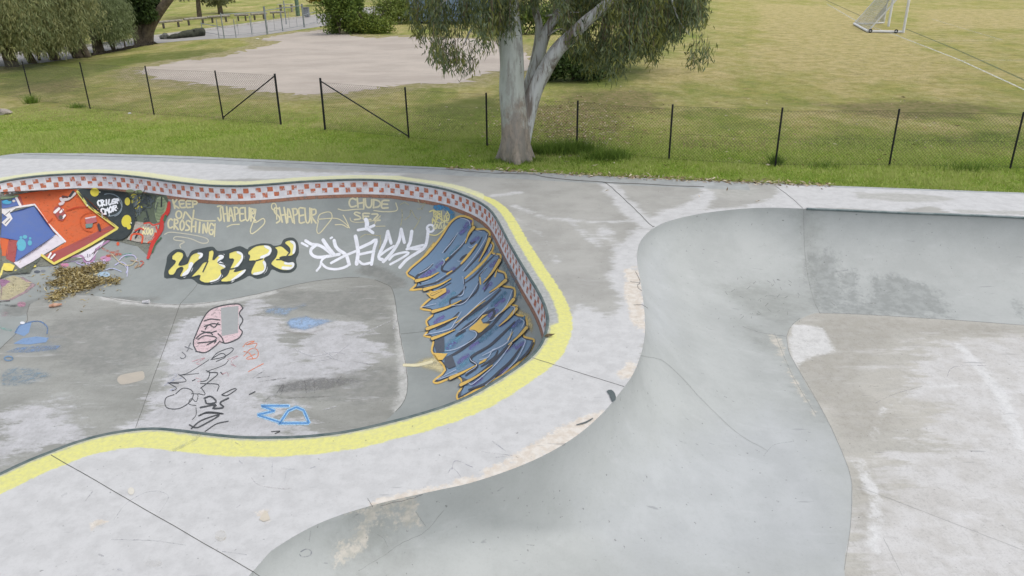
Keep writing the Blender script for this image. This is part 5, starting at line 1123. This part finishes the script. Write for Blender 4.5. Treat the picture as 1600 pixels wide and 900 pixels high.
a = xy(478.5,27); t_ = empty('bin', (*a, Z0), label='small grey bin beside the road near the green post', cat='bin'); MB().box((a[0], a[1], .42), (.62, .55, .8)).build('body', simple('bin_grey', (136,140,142), None, 4), t_); MB().box((a[0], a[1], .86), (.68, .6, .07)).build('lid', simple('bin_lid', (104,108,110), None, 4), t_)
a = xy(448,19); t_ = empty('picnic_table', (*a, Z0), label='pale picnic table on the far grass behind the white pole', cat='table')
MB().box((a[0], a[1], .76), (1.7, .75, .06)).build('tabletop', simple('table_top', (190,184,160), None, 4), t_)
for s_ in (-1, 1):
    MB().box((a[0]+s_*.6, a[1], .36), (.1, .6, .74)).build('leg', wood, t_); MB().box((a[0], a[1]+s_*.65, .44), (1.7, .26, .05)).build('seat', wood, t_)
# fallen log and rock
lg = empty('log', (*xy(287,58), Z0), label='dark mossy log lying on the verge right of the forked tree', cat='log')
L0, L1 = at(262,62,Z0), at(318,56,Z0); mb = MB(); P = np.array([(L0.x+(L1.x-L0.x)*f, L0.y+(L1.y-L0.y)*f, .12+.16*f+random.uniform(-.02, .02)) for f in np.linspace(0, 1, 14)])
mb.tube(P, np.interp(np.linspace(0, 1, 14), [0, .3, .6, 1], [.10, .2, .32, .30])+rng.normal(0, .02, 14), 10); mb.build('bole', simple('wet_bark', (72,74,62), (48,50,42), 3, .9, bump=.8), lg, smooth=True)
MB().tube([P[9], P[9]+np.array((.3, -.2, .28))], [.08, .05], 6).build('stub', simple('wet_bark2', (70,70,60), None, 3), lg)
def blob(name, c, r, mat, label, cat, n=2, rough=.2, group=None):
    import bmesh
    bm = bmesh.new(); bmesh.ops.create_icosphere(bm, subdivisions=n, radius=1)
    for v in bm.verts: v.co = Vector((v.co.x*r[0], v.co.y*r[1], v.co.z*r[2]))*(1+random.uniform(-rough, rough))
    me = bpy.data.meshes.new(name); bm.to_mesh(me); bm.free(); me.materials.append(mat); o = bpy.data.objects.new(name, me); o.location = c; return put(o, label=label, cat=cat, group=group)
rk = simple('stone', (112,112,106), (84,84,78), 5, .9, bump=.5)
a = at(258,61,Z0); blob('rock', (a.x, a.y, .1), (.35,.25,.3), rk, 'dark rock at the left end of the mossy log', 'rock')
a = at(4,178,Z0); blob('rock', (a.x, a.y, .02), (.35,.25,.14), simple('pale_stone', (168,160,148), (120,112,104), 5, .9), 'pale flat rock in the grass at the left edge', 'rock')
# low dark kerb of leaf mould under the roadside trees
mv = []
mound = mesh_obj('leaf_litter', *(lambda P: (np.vstack([np.c_[P, np.full(len(P), Z0+.01)], np.c_[P+np.array((0, .35)), np.full(len(P), Z0+.16)+rng.uniform(-.04, .05, len(P))], np.c_[P+np.array((0, .8)), np.full(len(P), Z0+.01)]]),
    [(r*len(P)+i, r*len(P)+i+1, (r+1)*len(P)+i+1, (r+1)*len(P)+i) for r in range(2) for i in range(len(P)-1)]))(catmull(px([(120,92),(140,88),(165,84),(195,78),(225,72),(240,70)], Z0), 10)+rng.normal(0, .05, (51, 2))), simple('mould', (58,52,42), (40,36,28), 4, .95), kind='stuff')

# ------------------------------------------------------------------ soccer goal
gp = lambda x, y: at(x, y, Z0)
g0 = gp(1411,52); gA = gp(1356,51); gB = gp(1334,39); gC = gp(1381,37.5)
goal = empty('soccer_goal', (g0.x, g0.y, Z0), label='white portable soccer goal with net and small black wheels on the field', cat='goal')
wp_ = simple('white_alu', (226,226,224), (212,212,212), 3, .35)
r = .09; zb = Z0+.09
def up(v, z): return np.array((v.x, v.y, z))
# plan: side frame g0 -> gA -> gB, back bar gB -> far; mouth runs from g0 away along field line direction
md = (gC-gB).normalized(); far = Vector((md.x, md.y, 0)); m2 = gp(1292,6)-gp(1400,55); m2 = Vector((m2.x, m2.y, 0)).normalized()
HG = 2.3; WG = 5.0
h0 = g0+m2*0
f0 = g0+m2*WG; fB = gB+m2*WG
MB().tube([up(g0, zb-.05), up(g0, HG)], r, 10).build('upright', wp_, goal)
MB().tube([up(f0, zb-.05), up(f0, HG)], r, 10).build('upright', wp_, goal)
MB().tube([up(g0, HG), up(f0, HG)], r, 10).build('crossbar', wp_, goal)
MB().tube([up(g0, zb), up(gA, zb)], .085, 8).build('base_bar', wp_, goal); MB().tube([up(gA, zb), up(gB, zb)], .085, 8).build('base_bar', wp_, goal)
MB().tube([up(gB, zb), up(gC, zb)], .045, 8).build('base_bar', wp_, goal)
def aim(p0, x, y, d):   # a bar from p0 towards the photo direction x, y at distance plane d
    q = aty(x, y, d); return np.array(q)
off = (gA-g0)*.3
t2 = up(g0+off, HG); t1 = up(gB+(g0-gA)*.7, HG); t3 = up(gC, HG)
MB().tube([up(gB, zb), t1], .045, 8).build('stay', wp_, goal); MB().tube([up(gA, zb), t2], .045, 8).build('stay', wp_, goal); MB().tube([up(gC, zb), t3], .04, 8).build('stay', wp_, goal)
for q in (gA+(g0-gA)*.05, gA+(g0-gA)*.78):
    w0 = MB(); cdir = np.array((0, -1.0, 0)); c_ = up(q, Z0+.13)+cdir*.09
    th_ = np.linspace(0, 2*math.pi, 17); w0.tube([c_+np.array((math.cos(t)*.10, 0, math.sin(t)*.10)) for t in th_], .042, 6)
    o = w0.build('wheel', black, goal); MB().tube([c_-cdir*.05, c_+cdir*.03], .05, 10).build('hub', wp_, o)
# net: side and back panels of cord
nb = []
def net(a, b, c, d, nu, nv):
    for i in range(nu+1):
        f = i/nu; nb.append((a+(b-a)*f, d+(c-d)*f))
    for j in range(nv+1):
        f = j/nv; nb.append((a+(d-a)*f, b+(c-b)*f))
net(up(gA, zb), up(gB, zb), t1, t2, 14, 20); net(up(gB, zb), up(gC, zb), t3, t1, 12, 20); net(up(gC, zb), up(gC+m2*4.2, zb), up(f0, HG), t3, 26, 18)
mb = MB()
for a, b in nb:
    n_ = 5; s_ = np.array([a+(b-a)*t+np.array((0, 0, -.25*math.sin(t*math.pi)*.3)) for t in np.linspace(0, 1, n_)]); mb.add(*tube(s_, .011, 3, False))
mb.build('net', simple('net_cord', (206,208,206), None, 4), goal)

# ------------------------------------------------------------------ grass blades and tufts, near strip
def blades(P, h, wd, lean, name, mat, parent=None, rnd=None, **k):
    n = len(P); a = rng.uniform(0, 2*math.pi, n); s = np.c_[np.cos(a), np.sin(a), np.zeros(n)]*np.broadcast_to(wd, (n,))[:, None]/2
    tip = np.c_[rng.normal(0, 1, (n, 2))*lean, np.ones(n)]*np.broadcast_to(h, (n,))[:, None]
    V = np.stack([P-s, P+s, P+tip], 1).reshape(-1, 3)
    o = mesh_obj(name, V, np.arange(3*n).reshape(n, 3), mat, parent=parent, **k); set_attr(o, 'rnd', np.repeat(rng.uniform(0, 1, n) if rnd is None else rnd, 3)); return o
n = 420000; Y = rng.uniform(0, 1, n)**1.5
X = rng.uniform(-20, 19, n)
ed = np.interp(X, DECK[2:12, 0], DECK[2:12, 1]); Y = ed-.25+Y*9.5
P = np.c_[X, Y]; k_ = ~inside(P, DECK); P = P[k_]
def vn(P, s, seed):      # value noise
    r_ = np.random.default_rng(seed).uniform(0, 1, (128, 128)); x = P[:, 0]*s+40; y = P[:, 1]*s+40; i = np.floor(x).astype(int); j = np.floor(y).astype(int); fx = x-i; fy = y-j; fx = fx*fx*(3-2*fx); fy = fy*fy*(3-2*fy)
    g_ = lambda a, b: r_[a % 128, b % 128]; return (g_(i, j)*(1-fx)+g_(i+1, j)*fx)*(1-fy)+(g_(i, j+1)*(1-fx)+g_(i+1, j+1)*fx)*fy
v = vn(P, 1.1, 1)*.5+vn(P, 3.1, 2)*.3+vn(P, .35, 3)*.3
dist = P[:, 1]-np.interp(P[:, 0], DECK[2:12, 0], DECK[2:12, 1])
keep = rng.uniform(0, 1, len(P)) < np.clip(1.25-dist/9, .12, 1)*np.clip(v*1.5, .3, 1)
P = P[keep]; v = v[keep]; dist = dist[keep]
gm = leaf_mat('grass_blade', [(118,152,54),(142,174,66),(162,188,82),(192,194,122)], .3)
blades(np.c_[P, np.full(len(P), Z0)], (.03+.07*v)*np.clip(1.2-dist/10, .4, 1)*rng.uniform(.6, 1.4, len(P)), .018, .6, 'grass', gm, kind='stuff', rnd=np.clip(rng.uniform(0, .55, len(P))+(v-.5)*.8+.15, 0, 1))
tg = leaf_mat('tuft_blade', [(74,100,38),(104,132,50),(130,154,66)], .2)
def tuft(x, y, rx, ry, n, h, label, group='long grass tufts by the fence and gum tree'):
    c = at(x, y, Z0); P = np.c_[c.x+rng.normal(0, rx/2, n), c.y+rng.normal(0, ry/2, n), np.full(n, Z0)]
    t = empty('grass_tuft', (c.x, c.y, Z0), label=label, cat='grass tuft', group=group); blades(P, rng.uniform(.5, 1.2, n)*h, .022, .45, 'blades', tg, t)
tuft(862,240,1.0,.35,1300,.36,'widest dark grass tuft, right of the gum trunk'); tuft(897,238,.7,.3,800,.38,'dark grass tuft at the foot of the fence post next to the gum'); tuft(950,248,.6,.3,900,.3,'small dark tuft two steps right of the gum')
tuft(50,161,.22,.18,320,.35,'tuft around the leftmost fence post'); tuft(120,168,.35,.2,160,.18,'low tuft beside the second fence post from the left'); tuft(1515,266,.8,.35,260,.24,'spreading tuft before the fence at the far right'); tuft(1286,262,.5,.25,140,.18,'low tuft by the fence, left of the spreading one'); tuft(1212,257,.15,.12,260,.3,'narrow tuft hugging a fence post'); tuft(809,253,.9,.25,900,.13,'short grass ring at the gum trunk foot')
for (x0, x1, y, s_) in ((500, 590, 47, 0), (385, 425, 56, 1)): pass

# ------------------------------------------------------------------ leaf pile, litter
def surf(x, y):
    h = bvh1.ray_cast(CAM, ray(x, y), 80); n = h[1]; n = n if n.z > 0 else -n; return np.array(h[0]), np.array(n)
arms = [([(88,428),(120,424),(150,420),(160,416)],9,1500),([(80,445),(110,440),(140,440),(185,440)],8,2200),([(82,468),(100,458),(125,450),(150,442)],8,2200),([(95,425),(120,436),(135,447)],10,1500),([(110,430),(145,432)],10,900)]
Pp, Nn = [], []
for L, wd, n in arms:
    C = catmull(np.array(L, float), 10)
    for _ in range(n//2):
        c_ = C[random.randrange(len(C))]; x, y = c_[0]+random.gauss(0, wd*.55), c_[1]+random.gauss(0, wd*.38); a, b = surf(x, y); Pp.append(a+b*random.uniform(.004, .06)); Nn.append(b)
for _ in range(150):
    a, b = surf(random.gauss(110, 40), random.gauss(445, 18)); Pp.append(a+b*.006); Nn.append(b)
Pp = np.array(Pp); D = rng.normal(size=Pp.shape); D[:, 2] *= .3
leaves(Pp, D, rng.uniform(.07, .16, len(Pp)), rng.uniform(.016, .035, len(Pp)), 'leaf_pile', leaf_mat('dry_leaf', [(66,54,34),(112,92,54),(150,132,78),(176,158,104),(214,202,160)], .1), None, kind='stuff')
# small litter
a, b = surf(85,480); o = MB().tube([a+np.array((-.10,-.02,.04)), a+np.array((.0,0,.05)), a+np.array((.16,.05,.05))], [.03,.05,.02], 7)
mbk = o.build('bark_piece', simple('pink_bark', (206,168,146), (176,130,104), 12, .8), None, label='curled pinkish bark piece at the lower tip of the leaf pile', cat='bark')
a, b = surf(228,474); cu = empty('paper_cup', tuple(a), label='small white crushed cup lying at the foot of the bowl wall', cat='cup'); e_ = np.array((1, .1, 0)); MB().tube([a+np.array((-.07,0,.035)), a+np.array((.08,.01,.04))], [.035,.045], 10).build('body', simple('cup_white', (228,228,230), None, 6, .5), cu); MB().tube([a+np.array((.078,.01,.04)), a+np.array((.086,.01,.04))], .049, 10).build('rim', simple('cup_rim', (236,236,236), None, 6, .5), cu)
a = at(855,527); lv = MB(); 
LP = np.array([(a.x-.05, a.y, .02), (a.x, a.y+.03, .05), (a.x+.08, a.y, .03), (a.x+.0, a.y-.03, .02), (a.x+.13, a.y+.02, .05)]); lv.add(LP, [(0,3,1), (3,2,1), (2,4,1)]); lv.tube([LP[0], LP[2]], .006, 4)
lv.build('dead_leaf', simple('brown_leaf', (98,84,56), (70,60,40), 12), None, label='curled brown leaf on the yellow band at the rim', cat='leaf')
wt = simple('paper', (232,232,228), None, 6, .6)
for (x, y, r_, lb) in ((402,61,.22,'white litter scrap at the grass corner of the gravel lot'), (697,102,.2,'white paper scrap lying out on the gravel'), (203,178,.09,'white scrap in the grass near the third fence post')):
    a = at(x, y, Z0); n = 9; an = np.arange(n)/n*6.283; V_ = [(a.x, a.y, Z0+.07)]+[(a.x+math.cos(t)*r_*random.uniform(.6, 1.2), a.y+math.sin(t)*r_*.6*random.uniform(.6, 1.2), Z0+random.uniform(.01, .05)) for t in an]
    mesh_obj('paper_scrap', V_, [(0, 1+i, 1+(i+1) % n) for i in range(n)], wt, label=lb, cat='litter', group='white litter scraps')

# fallen gum leaves and twigs along the slab edge and under the tree
L = []
for q in range(420): x = random.uniform(980, 1300); L.append((x, np.interp(x, [980, 1300], [277, 290.5])+random.gauss(0, 1.6)))
for q in range(300): x = random.uniform(700, 1000); L.append((x, np.interp(x, [700, 1000], [262, 278])+random.gauss(0, 1.5)))
for q in range(900): L.append((random.gauss(890, 60), random.gauss(195, 22)))
for q in range(260): L.append((random.uniform(600, 1500), random.uniform(150, 260)))
for q in range(12): L.append((random.uniform(860, 1240), random.uniform(285, 330)))
Q = np.array([tuple(at(x, y, 0)) for x, y in L]); inn = inside(Q, DECK); Q = Q[~(inside(Q, C1) | inside(Q, C2))]; inn = inside(Q, DECK); Q[:, 2] = np.where(inn, .012, Z0+.05)
D = rng.normal(size=Q.shape); D[:, 2] *= .25
leaves(Q, D, rng.uniform(.08, .2, len(Q)), rng.uniform(.02, .045, len(Q)), 'fallen_leaves', leaf_mat('fallen_leaf', [(84,68,48),(140,112,80),(182,158,122),(214,204,180)], .1), None, kind='stuff')
